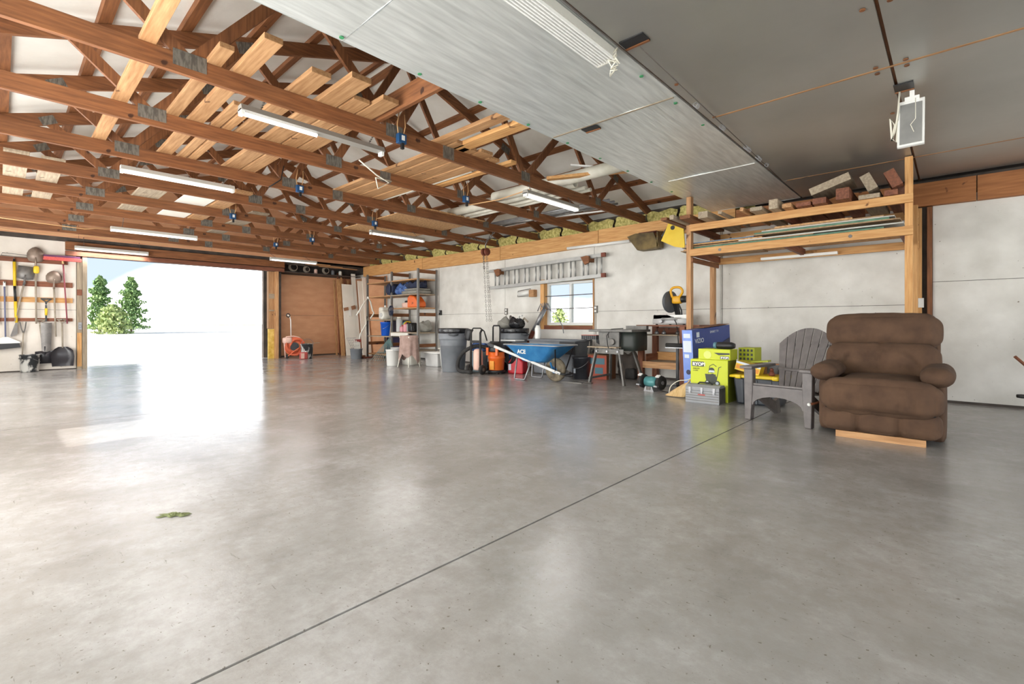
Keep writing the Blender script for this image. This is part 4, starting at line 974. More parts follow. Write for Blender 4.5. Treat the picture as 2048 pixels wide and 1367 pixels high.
part(t, 'body', B().rbox((0, 0, .13), (.2, .2, .25), .04, 4), M['black']); part(t, 'side_plate', B().box((-.11, -.02, .12), (.02, .18, .2)), M['tote_clear']); part(t, 'hoses', B().tube([(.08, -.1, .2), (.2, -.12, .16), (.22, -.1, .05), (.12, -.11, .04)], .014, 6).tube([(.0, -.1, .24), (.1, -.12, .26), (.16, -.12, .1)], .012, 6), M['rubber'])
onshelf('paper_sack', 'pale sack slumped at the right end of the lower shelf', 'sack', -10.5, 7.85, .77, crumple(B(), (0, 0, .14), (.4, .3, .28), 21, .2), M['cloth_grey'])
t = thing('wall_switch', 'black cable clip at the back of the shelving', 'fitting', (-10.24, 8.16, 1.3)); part(t, 'body', B().box((0, 0, 0), (.07, .05, .13)), M['black']); part(t, 'lever', B().box((0, -.03, .02), (.02, .02, .05)), M['steel'])

# ================================================================== FLOOR ITEMS BEFORE THE SHELVING
t = thing('leaf_rake', 'teal leaf rake leaning against the shelving', 'rake', (-11.2, 7.0, 0))
part(t, 'handle', B().cyl((.1, .12, .62), (-.28, .47, 1.30), .013, 8).cyl((-.28, .47, 1.30), (-.36, .47, 1.55), .012, 8), M['pole_grey'])
b = B()
for k in range(13):
    a = (k - 6) / 6
    b.tube([(.1, .12, .62), (.12 + .10 * a, .05 + .09 * a, .40), (.12 + .33 * a, -.02 + .20 * a, .06), (.14 + .34 * a, -.06 + .2 * a, .01)], .006, 5)
b.tube([(.12 + .2 * a, .015 + .14 * a, .24) for a in (-1, -.5, 0, .5, 1)], .006, 5)
part(t, 'tines', b, M['teal_rake'])
t = thing('bucket', 'white bucket below the rake', 'bucket', (-9.85, 6.40, 0))
part(t, 'pail', B().lathe([(.12, 0), (.13, .01), (.15, .36), (.16, .365), (.16, .385), (.145, .385), (.12, .03), (.001, .03)], n=26), M['white'])
part(t, 'stack_of_lids', B().lathe([(.13, .34), (.15, .35), (.15, .37), (.13, .38)], (.1, .06, .02), 20).lathe([(.13, .34), (.15, .35), (.15, .37), (.13, .38)], (.12, .05, .06), 20), M['tote_clear'])
solo('white_crate', B().rbox((0, 0, .16), (.36, .3, .32), .015, 3), M['offwhite'], 'white box on the floor between the bucket and the draped stool', 'box', (-9.72, 6.85, 0))
t = thing('folding_stool', 'white legged stool draped with a tan cloth', 'stool', (-9.25, 6.45, 0), rz=.1)
for sx in (-1, 1):
    for sy in (-1, 1):
        part(t, 'leg', B().tube([(sx * .12, sy * .10, .68), (sx * .15, sy * .13, .25), (sx * .19, sy * .17, .0)], .013, 8), M['offwhite'])
part(t, 'seat', B().rbox((0, 0, .69), (.34, .3, .05), .02, 4), M['offwhite'])
def drape(u, v):
    a = 2 * PI * u; r0 = 1.0
    rx, ry = .215, .20
    if v < .3:
        q = v / .3; return (rx * q * math.cos(a), ry * q * math.sin(a), .725 + .005 * math.sin(a * 3))
    q = (v - .3) / .7
    L = .50 + .08 * math.sin(a * 2 + .6) + .06 * math.sin(a * 5)
    k = 1 + .08 * q + .14 * q * math.sin(a * 9 + 1) * .6 + .1 * q * math.sin(a * 4)
    return (rx * k * math.cos(a), ry * k * math.sin(a), .725 - .015 * min(1, q * 6) - L * q)
solo('draped_cloth', B().sheet(drape, 90, 20), M['cloth_tan'], 'tan cloth hanging over the white legged stool', 'cloth', (-9.25, 6.45, 0), rz=.1)
t = thing('storage_tote', 'cloudy white tote with lid behind the draped stool', 'tote', (-8.95, 7.05, 0))
part(t, 'body', B().box((0, 0, .15), (.5, .4, .3), None, .88), M['tote_clear'], bev=.02); part(t, 'lid', B().rbox((0, 0, .32), (.54, .44, .04), .015, 3), M['white'])
t = thing('storage_tote', 'cloudy grey tote with a bag on its top, left of the big grey bin', 'tote', (-8.35, 7.0, 0))
part(t, 'body', B().box((0, 0, .21), (.46, .4, .42), None, .85), M['tote_clear'], bev=.02); part(t, 'lid', B().rbox((0, 0, .44), (.5, .44, .04), .015, 3), M['offwhite'])
solo('grey_bag', crumple(B(), (0, 0, .1), (.42, .36, .2), 31, .3), M['grey_plastic'], 'grey bag lying on the tote behind the big grey bin', 'bag', (-8.35, 7.0, .461))
solo('brown_basket', B().lathe([(.10, 0), (.17, .08), (.17, .22), (.12, .28), (.001, .28)], n=18), M['rust'], 'round brown basket at the foot of the shelving', 'basket', (-10.9, 7.7, .30))

# big grey rubbish bin
def bin_(loc, label, rz=0.0):
    t = thing('rubbish_bin', label, 'bin', loc, rz, 'large rubbish bins')
    part(t, 'body', B().lathe([(.225, 0), (.235, .01), (.285, .66), (.31, .67), (.31, .70), (.305, .86), (.315, .87), (.315, .89), (.295, .89), (.29, .7), (.23, .03), (.001, .03)], n=36), M['grey_plastic'])
    for s in (-1, 1):
        part(t, 'handle', B().tube([(s * .29, -.09, .78), (s * .36, -.07, .77), (s * .37, 0, .76), (s * .36, .07, .77), (s * .29, .09, .78)], .016, 8), M['grey_dark'])
    part(t, 'bin_liner', B().lathe([(.20, .80), (.29, .88), (.318, .905), (.325, .89), (.318, .83), (.313, .80)], n=36), M['bag'])
    return t
bin_((-7.72, 6.50, 0), 'big grey round rubbish bin with a black liner, nearest to the shelving', R(-40))
bin_((-6.95, 7.55, 0), 'dark green grey rubbish bin half hidden behind the vacuum cleaner')
for k, (x, y, z, l) in enumerate(((-7.1, 7.45, .9, 'crumpled silver bag sticking out of the rear rubbish bin, left side'), (-6.82, 7.5, .9, 'crumpled black bag sticking out of the rear rubbish bin, right side'))):
    solo('bag', crumple(B(), (0, 0, .1), (.3, .3, .2), 40 + k, .3), M['bag'] if k else M['cloth_grey'], l, 'bag', (x, y, z))
t = thing('tubing_pieces', 'white pipe fittings standing in the rear bin', 'pipe fittings', (-6.9, 7.6, .92))
part(t, 'fitting', B().tube([(.05, 0, 0), (.05, 0, .26), (.14, 0, .25)], .02, 8), M['white']); part(t, 'fitting', B().tube([(-.2, 0, 0), (-.2, 0, .22), (-.22, .02, .24)], .03, 8), M['steel_dark']); part(t, 'fitting', B().tube([(.1, 0, .1), (.2, 0, .2), (.3, 0, .12)], .02, 8), M['pole_grey'])
t = thing('ribbed_tube', 'silver ribbed tube with claw like wires leaning at the wall', 'tube', (-6.6, 8.0, .6))
part(t, 'tube', B().cyl((-.25, 0, .15), (.10, .04, .72), .05, 12), M['steel']); part(t, 'sleeve', B().cyl((-.62, -.05, -.6), (-.18, 0, .25), .05, 12), M['rust'])
for k in range(5):
    a = -.8 + .4 * k
    part(t, 'wire', B().tube([(.08, .04, .70), (.12 + .14 * math.sin(a), .0, .80 + .05 * math.cos(a)), (.12 + .26 * math.sin(a), .0, .74 - .08 * abs(a))], .012, 6), M['steel'])
part(t, 'cord', B().tube([(.15, .04, .75), (.4, .06, .6), (.55, .08, .35), (.58, .08, .2)], .009, 6), M['grey_plastic'])
t = thing('spray_bottle', 'white bottle standing behind the wheelbarrow on the grey tub', 'bottle', (-6.12, 7.35, .70))
part(t, 'body', B().lathe([(.055, 0), (.06, .02), (.06, .2), (.03, .27)], n=16), M['white']); part(t, 'cap', B().cyl((0, 0, .27), (0, 0, .31), .025, 10), M['grey_dark'])
t = thing('mixing_tub', 'long dark grey tub standing behind the wheelbarrow', 'tub', (-5.75, 7.55, 0))
part(t, 'tub', B().box((0, 0, .34), (1.15, .5, .66), None, .82), M['grey_plastic'], bev=.03); part(t, 'rim', B().rbox((0, 0, .675), (1.2, .55, .04), .015, 3), M['grey_plastic']); part(t, 'black_end', B().bx(.22, .585, -.262, -.256, .42, .66), M['black'])
# ================================================================== VACUUM, CART AND CANS
t = thing('tank_cart', 'peach upright tank strapped on a black wheeled hand cart', 'cart', (-6.98, 6.52, 0), rz=R(8))
part(t, 'tank', B().lathe([(.05, .07), (.09, .08), (.095, .12), (.095, .43), (.08, .48), (.03, .50)], n=22), M['peach'])
for s in (-1, 1):
    part(t, 'rail', B().tube([(s * .12, -.08, .08), (s * .12, -.08, .82), (s * .12, -.03, .88)], .022, 8), M['rubber'])
    part(t, 'wheel', B().lathe([(.03, -.03), (.085, -.03), (.095, -.015), (.095, .015), (.085, .03), (.03, .03)], (s * .17, -.08, .095), 22, 'x'), M['rubber'])
    part(t, 'hub', B().lathe([(.035, -.034), (.035, .034)], (s * .17, -.08, .095), 14, 'x'), M['steel_dark'])
part(t, 'top_bow', B().tube([(-.12, -.06, .86), (-.10, -.03, .91), (.06, .0, .91), (.13, .03, .85), (.18, .06, .66)], .014, 8), M['rubber'])
part(t, 'cross_brace', B().bx(-.12, .12, -.10, -.07, .62, .67), M['rubber']); part(t, 'toe_plate', B().bx(-.16, .16, -.04, .14, .0, .02), M['steel_dark'])
part(t, 'pad', B().rbox((-.22, -.04, .78), (.13, .07, .24), .03, 4, (0, .25, 0)), M['black']); part(t, 'pad', B().rbox((-.30, .02, .82), (.10, .07, .16), .03, 4, (0, .25, 0)), M['rubber'])
t = thing('shop_vacuum', 'orange shop vacuum with black lid and long black hose', 'vacuum', (-6.72, 6.78, 0), rz=R(12))
part(t, 'drum', B().lathe([(.13, .06), (.15, .08), (.165, .30), (.175, .31), (.175, .34), (.165, .35), (.16, .46)], n=26), M['orange'])
part(t, 'lid', B().lathe([(.165, .44), (.175, .46), (.165, .54), (.11, .61), (.04, .63), (.001, .63)], n=26), M['black'])
for s in (-.11, .11): part(t, 'latch', B().box((s, -.155, .45), (.05, .04, .15)), M['orange'])
part(t, 'front_panel', B().box((0, -.165, .18), (.1, .02, .17)), M['print_orange']); part(t, 'switch_panel', B().box((0, -.14, .55), (.10, .03, .06)), M['grey_plastic'])
part(t, 'base', B().lathe([(.17, 0.03), (.18, .04), (.18, .07), (.15, .08)], n=22), M['black'])
for a in range(4):
    part(t, 'caster', B().lathe([(.03, -.012), (.03, .012)], (.16 * math.cos(a * PI / 2 + .8), .16 * math.sin(a * PI / 2 + .8), .03), 10, 'x'), M['rubber'])
hp = [(-6.88, 6.68, .52), (-7.05, 6.52, .55), (-7.22, 6.38, .45), (-7.36, 6.34, .28), (-7.38, 6.33, .10), (-7.26, 6.32, .045), (-7.1, 6.33, .045), (-6.95, 6.30, .045)]
def spline(pts, n=6):
    pts = [Vector(p) for p in pts]; o = []
    for i in range(len(pts) - 1):
        p0 = pts[max(i - 1, 0)]; p1 = pts[i]; p2 = pts[i + 1]; p3 = pts[min(i + 2, len(pts) - 1)]
        for k in range(n):
            u = k / n
            o.append(.5 * ((2 * p1) + (p2 - p0) * u + (2 * p0 - 5 * p1 + 4 * p2 - p3) * u * u + (3 * p1 - p0 - 3 * p2 + p3) * u ** 3))
    o.append(pts[-1]); return o
pp = spline(hp, 9)
part(t, 'hose', B().tube(pp, [.036 + .004 * (i % 2) for i in range(len(pp))], 12), M['rubber'], world=True)
t = thing('pressure_washer', 'dark machine with tall black U handle behind the orange vacuum', 'machine', (-7.0, 7.06, 0))
part(t, 'handle', B().tube([(-.10, 0, .3), (-.10, 0, .93), (-.08, 0, .96), (.08, 0, .96), (.10, 0, .93), (.10, 0, .3)], .016, 8), M['black'])
part(t, 'engine', B().rbox((.02, 0, .48), (.34, .24, .3), .05, 4), M['grey_dark']); part(t, 'guard', B().box((.12, -.16, .62), (.24, .06, .04)), M['black']); part(t, 'frame', B().tube([(-.18, -.12, .06), (.2, -.12, .06), (.2, .12, .06), (-.18, .12, .06)], .015, 8, True), M['black'])
for s in (-.18, .2): part(t, 'wheel', B().lathe([(.10, -.03), (.11, 0), (.10, .03)], (s, .0, .11), 18, 'x'), M['rubber'])
part(t, 'chrome_knob', B().lathe([(.03, -.02), (.035, 0), (.03, .02)], (.14, -.18, .58), 12, 'y'), M['steel'])
t = thing('cable_coil', 'coil of black cable hanging behind the orange vacuum', 'cable', (-6.55, 6.95, .2))
for k in range(5): part(t, 'loop', B().tube([(.01 * k + .10 * math.cos(a) * (1 + .05 * k), .02 * k, .16 + .16 * math.sin(a)) for a in [2 * PI * q / 18 for q in range(18)]], .012, 6, True), M['cord_black'])
t = thing('plastic_case', 'pale blue grey plastic case with a dark latch behind the black vacuum hose', 'case', (-7.3, 6.85, 0))
part(t, 'body', B().rbox((0, 0, .21), (.34, .2, .42), .03, 4), mat('pale_blue_plastic', srgb(152, 172, 182), .5)); part(t, 'latch', B().box((.02, -.105, .12), (.12, .02, .1)), M['black']); part(t, 'handle', B().tube([(-.06, 0, .42), (-.05, 0, .46), (.05, 0, .46), (.06, 0, .42)], .012, 8), M['grey_dark'])
solo('folded_tarp', crumple(B(), (0, 0, .08), (.42, .3, .16), 51, .25), M['cloth_blue'], 'blue folded tarp on the grey case beside the rubbish bin', 'tarp', (-7.32, 6.92, .421))
t = thing('fuel_can', 'bright red fuel can with spout under the wheelbarrow handle', 'can', (-6.45, 7.12, 0), rz=R(15))
part(t, 'body', B().prism([(-.17, 0), (.17, 0), (.17, .24), (.08, .32), (-.07, .34), (-.17, .22)], 'xz', -.12, .12), M['red'], bev=.025)
part(t, 'handle', B().tube([(-.05, 0, .33), (-.02, 0, .40), (.08, 0, .38), (.14, 0, .27)], .018, 8), M['red']); part(t, 'label_print', B().box((-.12, -.122, .14), (.06, .006, .14)), M['print_pale']); part(t, 'cap', B().cyl((-.12, 0, .26), (-.15, 0, .32), .03, 12), M['black'])
solo('blue_bag', crumple(B(), (0, 0, .13), (.22, .2, .26), 61, .25), M['blue_bag'], 'bright blue bag leaning on the red fuel can', 'bag', (-6.75, 7.32, .22))
t = thing('lid_board', 'white board lying across the top of the dark machine', 'board', (-6.75, 7.28, .655)); part(t, 'board', B().box((0, 0, .0), (.42, .28, .024)), M['white']); part(t, 'clip', B().box((-.1, -.12, .02), (.05, .03, .02)), M['steel'])

# ================================================================== WHEELBARROW
t = thing('wheelbarrow', 'blue wheelbarrow with white lettering and a dusty wheel', 'wheelbarrow', (-5.05, 6.55, 0))
def tray(b, k, t0):
    lo = [(-.62, -.20, .34), (-.12, -.20, .33), (-.12, .20, .33), (-.62, .20, .34)]
    hi = [(-.96, -.32, .63), (.25, -.30, .63), (.25, .30, .63), (-.96, .32, .63)]
    return lo, hi
b = B()
def rr(cx0, cx1, hy, z, r=.1, n=5):
    pts = []
    for (cx, cy, a0) in ((cx1 - r, -hy + r, -PI / 2), (cx1 - r, hy - r, 0), (cx0 + r, hy - r, PI / 2), (cx0 + r, -hy + r, PI)):
        for q in range(n + 1):
            a = a0 + PI / 2 * q / n; pts.append((cx + r * math.cos(a), cy + r * math.sin(a), z))
    return pts
loops = [rr(-.60, -.14, .18, .325), rr(-.64, -.10, .21, .345), rr(-.96, .24, .31, .62), rr(-.985, .265, .335, .63), rr(-.985, .265, .335, .615)]
inner = [rr(-.95, .23, .30, .62), rr(-.63, -.11, .2, .355)]
n = len(loops[0]); vs = [p for L in loops for p in L]; fs = []
for i in range(len(loops) - 1):
    for j in range(n): fs.append((i * n + j, i * n + (j + 1) % n, (i + 1) * n + (j + 1) % n, (i + 1) * n + j))
fs.append(list(range(n))[::-1])
o_ = len(vs); vs += [p for L in inner for p in L]
for j in range(n): fs.append((o_ + (j + 1) % n, o_ + j, o_ + n + j, o_ + n + (j + 1) % n))
for j in range(n): fs.append((3 * n + (j + 1) % n, 3 * n + j, o_ + j, o_ + (j + 1) % n))
fs.append([o_ + n + j for j in range(n)])
b.add(vs, fs, False)
part(t, 'tray', b, M['blue_paint'])
part(t, 'rim', B().tube(rr(-.985, .265, .335, .628), .011, 6, True), M['alu'])
for s in (-1, 1):
    part(t, 'handle', B().bar((.20, s * .13, .16), (-1.22, s * .28, .58), .034, .045), M['alu'])
    part(t, 'grip', B().bar((-1.22, s * .28, .58), (-1.36, s * .295, .62), .044, .05), M['black'])
    part(t, 'leg', B().tube([(-.40, s * .2, .33), (-.50, s * .24, .02), (-.53, s * .24, .012), (-.72, s * .24, .012), (-.75, s * .24, .02), (-.70, s * .22, .40)], .014, 8), M['steel'])
    part(t, 'wheel_bracket', B().bar((.0, s * .08, .19), (.02, s * .17, .34), .03, .02), M['blue_paint'])
    part(t, 'tray_strut', B().bar((.10, s * .14, .17), (.18, s * .25, .57), .03, .006, (1, 0, 0)), M['black'])
wl = part(t, 'tyre', B().lathe([(.12, -.045), (.17, -.05), (.20, -.03), (.205, 0), (.20, .03), (.17, .05), (.12, .045)], (0, 0, .205), 30, 'y'), M['tyre'])
part(t, 'hub', B().lathe([(.02, -.06), (.06, -.045), (.125, -.03), (.125, .03), (.06, .045), (.02, .06)], (0, 0, .205), 24, 'y'), M['blue_paint'], under=wl)
part(t, 'axle_guard', B().tube([(.15, -.14, .16), (.27, -.12, .15), (.30, 0, .15), (.27, .12, .15), (.15, .14, .16)], .016, 8), M['black'])
o = lettering('ACE', .105, M['white'], t, (-.66, -.262, .475), (R(110), 0, 0), bold=.004, shear=.25)

# ================================================================== BUCKET, CARTON, WORK STANDS
t = thing('bucket', 'black bucket with a small white label right of the wheelbarrow wheel', 'bucket', (-4.97, 7.2, 0))
part(t, 'pail', B().lathe([(.13, 0), (.14, .01), (.152, .36), (.163, .365), (.163, .40), (.148, .40), (.13, .03), (.001, .03)], n=28), M['bucket_black'])
part(t, 'bail', B().tube([(.16 * math.cos(a), -.155 * abs(math.sin(a)) - .01, .33 - .13 * math.sin(a)) for a in [PI * q / 12 for q in range(13)]], .004, 6), M['steel'])
part(t, 'label_print', B().box((-.04, -.148, .15), (.04, .006, .08)), M['print_pale']); part(t, 'contents', B().lathe([(.001, .37), (.135, .37), (.14, .35)], n=20), M['blue_handle'])
t = thing('carton', 'brown printed cardboard carton between the black bucket and the saw stand', 'carton', (-4.72, 7.52, 0), rz=R(6))
part(t, 'box', B().bx(-.2, .17, -.18, .2, 0, .43), M['card_side']); part(t, 'printed_face', B().bx(-.198, .168, -.184, -.18, .004, .425), M['print_red'])
part(t, 'print', B().bx(-.16, .13, -.1865, -.184, .27, .38), M['print_teal']); part(t, 'print', B().bx(-.06, .10, -.1865, -.184, .10, .21), M['print_teal'])
part(t, 'flap', B().box((-.02, -.02, .437), (.38, .36, .008), (0, .02, 0)), M['brown_card'])
solo('black_tray', B().rbox((0, 0, .04), (.4, .3, .09), .03, 4), M['black'], 'black tray lying on the brown carton', 'tray', (-4.7, 7.58, .452))
t = thing('folding_workbench', 'folding workbench with ribbed dark jaws against the wall under the window', 'workbench', (-4.95, 7.85, 0))
for k, (x0, x1) in enumerate(((-.37, -.03), (.03, .40))):
    jw = part(t, 'jaw', B().bx(x0, x1, -.14, -.02, .70, .775).bx(x0, x1, .04, .14, .70, .775), M['grey_dark'])
    for q in range(7): part(t, 'jaw_rib', B().bx(x0 + .02 + q * .045, x0 + .035 + q * .045, -.148, -.14, .705, .77), M['black'], under=jw)
    part(t, 'jaw_strip', B().bx(x0, x1, -.145, -.02, .775, .785), M['print_red'], under=jw)
for s in (-1, 1):
    part(t, 'leg', B().bar((s * .3, -.10, .70), (s * .34, -.16, 0), .05, .04), M['steel_dark']); part(t, 'leg', B().bar((s * .3, .10, .70), (s * .34, .16, 0), .05, .04), M['steel_dark'])
part(t, 'clamp_block', B().prism([(-.06, .70), (-.05, .64), (.03, .60), (.05, .70)], 'xz', -.1, 0), M['black']); part(t, 'foot_bar', B().bx(-.34, .34, -.15, -.11, .16, .20), M['steel_dark'])
t = thing('table_saw', 'grey table saw with dark motor box on a splayed steel stand', 'table saw', (-4.15, 7.14, 0))
part(t, 'table', B().bx(-.42, .40, -.30, .33, .865, .905), M['cast'], bev=.006); part(t, 'body', B().box((-.07, 0, .74), (.40, .46, .25), None, .92), M['cast'], bev=.008)
part(t, 'motor_box', B().rbox((.26, .03, .71), (.26, .44, .32), .02, 3), mat('dark_green_enamel', srgb(44, 50, 46), .5)); part(t, 'fence', B().bx(.02, .40, .18, .26, .905, .965), M['cast'])
part(t, 'board', B().bx(-.42, .14, -.34, .30, .60, .618), MW['grey_x']); part(t, 'tilt_wheel', B().lathe([(.05, -.012), (.055, 0), (.05, .012)], (.0, -.25, .70), 16, 'y'), M['steel_dark'])
part(t, 'angle_gauge', B().box((-.12, -.235, .80), (.09, .01, .07)), M['steel_dark']); part(t, 'cord', B().tube([(.1, -.05, .92), (0, -.26, .91), (-.06, -.31, .80), (-.04, -.31, .66), (0, -.35, .60)], .007, 6), M['cord_black'])
for sx, sy in ((-1, -1), (1, -1), (-1, 1), (1, 1)):
    part(t, 'leg', B().bar((-.09 + sx * .21, sy * .22, .60), (-.05 + sx * .33, sy * .33, 0), .06, .028, (1, 0, 0)), M['cast'])
part(t, 'stretcher', B().bx(-.33, .22, -.255, -.235, .50, .58), M['cast']); part(t, 'side_stretcher', B().bar((-.38, -.33, .08), (-.36, .33, .10), .04, .03), M['cast'])
for k in range(3): part(t, 'wing_nut', B().lathe([(.018, -.01), (.02, 0), (.018, .01)], (-.28 + .2 * k, -.265, .54), 10, 'y'), M['steel'])
solo('flat_bar', B().bar((-4.95, 6.86, .012), (-4.42, 6.72, .012), .05, .012), M['steel_dark'], 'grey flat bar lying on the floor before the saw stand', 'bar', (-4.7, 6.8, 0), world=True)
solo('flat_bar', B().bar((-5.0, 6.60, .006), (-4.55, 6.62, .006), .03, .010), M['steel_dark'], 'thin metal strip on the floor right of the wheelbarrow wheel', 'bar', (-4.8, 6.6, 0), world=True)
t = thing('black_bin_liner_heap', 'black plastic sheeting heaped behind the saw stand', 'sheeting', (-4.38, 7.88, 0)); part(t, 'heap', crumple(B(), (0, 0, .22), (.4, .3, .44), 71, .2), M['dark']); part(t, 'fold', B().rbox((.1, -.12, .1), (.2, .1, .2), .04, 4), M['rubber'])

# wooden workbench
t = thing('workbench', 'brown timber workbench with shelves carrying the mitre saw', 'workbench', (-3.55, 7.8, 0))
for x in (-3.96, -3.22):
    for y in (7.55, 8.08):
        part(t, 'post', B().bx(x - .045, x + .045, y - .045, y + .045, 0, .955), MW['dark_z'], world=True, bev=.003)
part(t, 'worktop', B().bx(-4.02, -2.93, 7.48, 8.15, .955, .98), MW['dark_x'], world=True)
part(t, 'shelf', B().bx(-3.91, -3.27, 7.5, 8.1, .80, .82), MW['grey_x'], world=True); part(t, 'shelf_back', B().bx(-3.9, -3.28, 8.04, 8.06, .82, .93), MW['dark_x'], world=True)
part(t, 'shelf', B().bx(-3.91, -3.27, 7.52, 8.1, .34, .36), MW['grey_x'], world=True); part(t, 'apron', B().bx(-3.91, -3.27, 7.50, 7.52, .25, .36), MW['pine_x'], world=True)
part(t, 'apron_back', B().bx(-3.91, -3.27, 8.04, 8.06, .36, .50), MW['amber_x'], world=True); part(t, 'side_lip', B().bx(-3.91, -3.89, 7.6, 8.03, .36, .48), MW['dark_y'], world=True)
t = thing('mitre_saw', 'yellow mitre saw with a dark blade guard on the brown workbench', 'mitre saw', (-3.5, 7.78, .98))
part(t, 'base', B().rbox((0, 0, .06), (.62, .26, .10), .02, 3), M['tote_clear']); part(t, 'fence', B().bx(-.36, .30, .02, .06, .10, .17).prism([(-.36, .17), (-.10, .17), (.0, .13), (-.36, .10)], 'xz', .02, .05), M['white'])
part(t, 'turntable', B().lathe([(.16, .08), (.16, .12)], (0, -.05, 0), 24), M['alu'])
for x in (-.24, .0, .24): part(t, 'foot', B().cyl((x, -.1, 0), (x, -.1, .03), .02, 10), M['black'])
part(t, 'arm', B().bar((.06, .12, .10), (.04, .02, .36), .07, .06), M['black'])
part(t, 'arm_spring', B().tube([(.12, .1, .12), (.13, .05, .25), (.10, .0, .36)], .012, 8), M['black'])
bl = B().lathe([(.03, -.02), (.16, -.025), (.185, -.015), (.185, .015), (.16, .025), (.03, .02)], (0, 0, 0), 30, 'x')
T_ = Matrix.Translation((-.03, -.03, .39)) @ Euler((0, 0, R(-15))).to_matrix().to_4x4(); bl.v = [T_ @ v for v in bl.v]
part(t, 'blade_guard', bl, M['grey_dark'])
part(t, 'motor', B().rbox((.09, -.02, .42), (.16, .14, .13), .035, 4), M['dewalt']); part(t, 'motor_cap', B().lathe([(.055, .0), (.06, .02), (.055, .10)], (.15, -.02, .43), 16, 'x'), M['black'])
part(t, 'handle', B().tube(spline([(.02, -.06, .46), (.0, -.08, .57), (.05, -.08, .625), (.16, -.08, .62), (.20, -.07, .55), (.14, -.05, .47)], 5), .021, 8), M['dewalt'])
part(t, 'lock_knob', B().lathe([(.02, -.04), (.03, 0), (.02, .03)], (-.12, -.16, .06), 12, 'y'), M['steel']); part(t, 'cord', B().tube([(.05, -.1, .13), (.15, -.2, .03), (.22, -.31, -.1), (.24, -.32, -.3)], .008, 6), M['cord_black'])
for k, (x, l) in enumerate(((-3.75, 'silver knob shaped part at the left of the upper bench shelf'), (-3.62, 'round silver part in the middle of the upper bench shelf'), (-3.38, 'small dark part at the right of the upper bench shelf'))):
    t = thing('metal_part', l, 'part', (x, 7.7, .82)); part(t, 'body', B().lathe([(.03, 0), (.04, .02), (.02, .06)], n=14), M['steel'] if k < 2 else M['steel_dark']); part(t, 'stem', B().cyl((0, 0, .06), (0, 0, .09), .008, 8), M['steel_dark'])
t = thing('roller_stand', 'black roller stand on a single post in front of the workbench', 'roller stand', (-3.17, 7.22, 0))
part(t, 'post', B().bx(-.018, .018, -.018, .018, .02, .63), M['black']); part(t, 'roller', B().lathe([(.01, -.14), (.034, -.135), (.034, .135), (.01, .14)], (-.05, 0, .66), 16, 'x'), M['rubber']); part(t, 'cradle', B().bx(-.19, .09, -.03, .03, .615, .63), M['steel'])
for a in (-2.2, 2.2, 0): part(t, 'foot', B().bar((0, 0, .03), (.2 * math.sin(a + .5), -.2 * math.cos(a + .5), .012), .03, .022), M['black'])
t = thing('bench_grinder', 'teal bench grinder standing on the floor before the workbench', 'grinder', (-3.30, 6.62, 0), rz=R(-12))
part(t, 'motor', B().lathe([(.05, -.10), (.075, -.095), (.08, 0), (.075, .095), (.05, .10)], (0, 0, .135), 24, 'x'), M['teal']); part(t, 'base', B().prism([(-.09, 0), (.09, 0), (.06, .07), (-.06, .07)], 'xz', -.08, .08), M['steel'])
for s in (-1, 1):
    part(t, 'wheel_guard', B().lathe([(.02, -.025), (.10, -.025), (.105, 0), (.10, .025), (.02, .025)], (s * .16, 0, .135), 22, 'x'), M['rubber']); part(t, 'tool_rest', B().box((s * .16, -.11, .09), (.06, .04, .02)), M['steel']); part(t, 'eye_shield', B().box((s * .16, -.07, .235), (.06, .05, .015), (.5, 0, 0)), M['white'])
    part(t, 'wheel_nut', B().lathe([(.025, -.006), (.03, .006)], (s * .19, 0, .135), 12, 'x'), M['steel'])
part(t, 'switch_plate', B().box((0, -.088, .045), (.07, .01, .05)), M['steel_dark']); part(t, 'cord', B().tube(spline([(.06, .06, .03), (.2, .02, .012), (.4, .0, .012), (.52, .12, .012), (.40, .16, .012), (.28, .06, .012)], 5), .007, 6), M['cord_black'])
t = thing('corn_broom', 'straw broom leaning with its head down beside the grey toolbox', 'broom', (-2.74, 6.30, 0))
def straw(u, v):
    a = 2 * PI * u; wv = .03 + .11 * v ** .8
    return (.10 - .16 * v + wv * math.cos(a) * (1 + .05 * math.sin(a * 14)), .0 + (.02 + .03 * v) * math.sin(a) + .05 * (1 - v), .20 - .19 * v)
part(t, 'straw_head', B().sheet(straw, 40, 8), M['straw']); part(t, 'handle', B().cyl((.09, .05, .19), (.20, .25, .42), .012, 8), M['handle_tan']); part(t, 'cord', B().tube(spline([(-.14, -.02, .04), (-.12, .0, .14), (-.02, .02, .22), (.10, .04, .24), (.18, .08, .3)], 5), .006, 6), M['cord_white'])

# ================================================================== BOXES, TOOLBOX, TOTE
t = thing('wooden_block', 'wooden block propping up the blue television carton', 'block', (-2.68, 6.85, 0)); part(t, 'block', B().bx(-.06, .06, -.2, .5, 0, .10), MW['grey_y'])
t = thing('television_carton', 'tall blue television carton on edge behind the lime boxes', 'carton', (-2.725, 6.60, .102), rot=(R(4.3), 0, R(-10)))
part(t, 'carton', B().bx(-.075, .075, 0, 1.0, 0, .81), M['blue_card']); part(t, 'end_print', B().bx(-.078, .078, -.004, 0, .01, .81), M['blue_card_light'])
part(t, 'label_print', B().bx(-.065, .06, -.007, -.004, .50, .66), M['print_pale']); part(t, 'label_print', B().bx(-.055, .05, -.007, -.004, .70, .76), M['print_pale']); part(t, 'label_print', B().bx(-.05, .02, -.007, -.004, .42, .47), M['print_pale'])
part(t, 'handle_slot', B().lathe([(.035, -.002), (.035, .002)], (.0, -.006, .22), 14, 'y'), M['navy_print'])
part(t, 'dark_print', B().prism([(.18, .25), (.98, .25), (.98, .62), (.55, .52), (.25, .36)], 'yz', .08, .083), M['navy_print'])
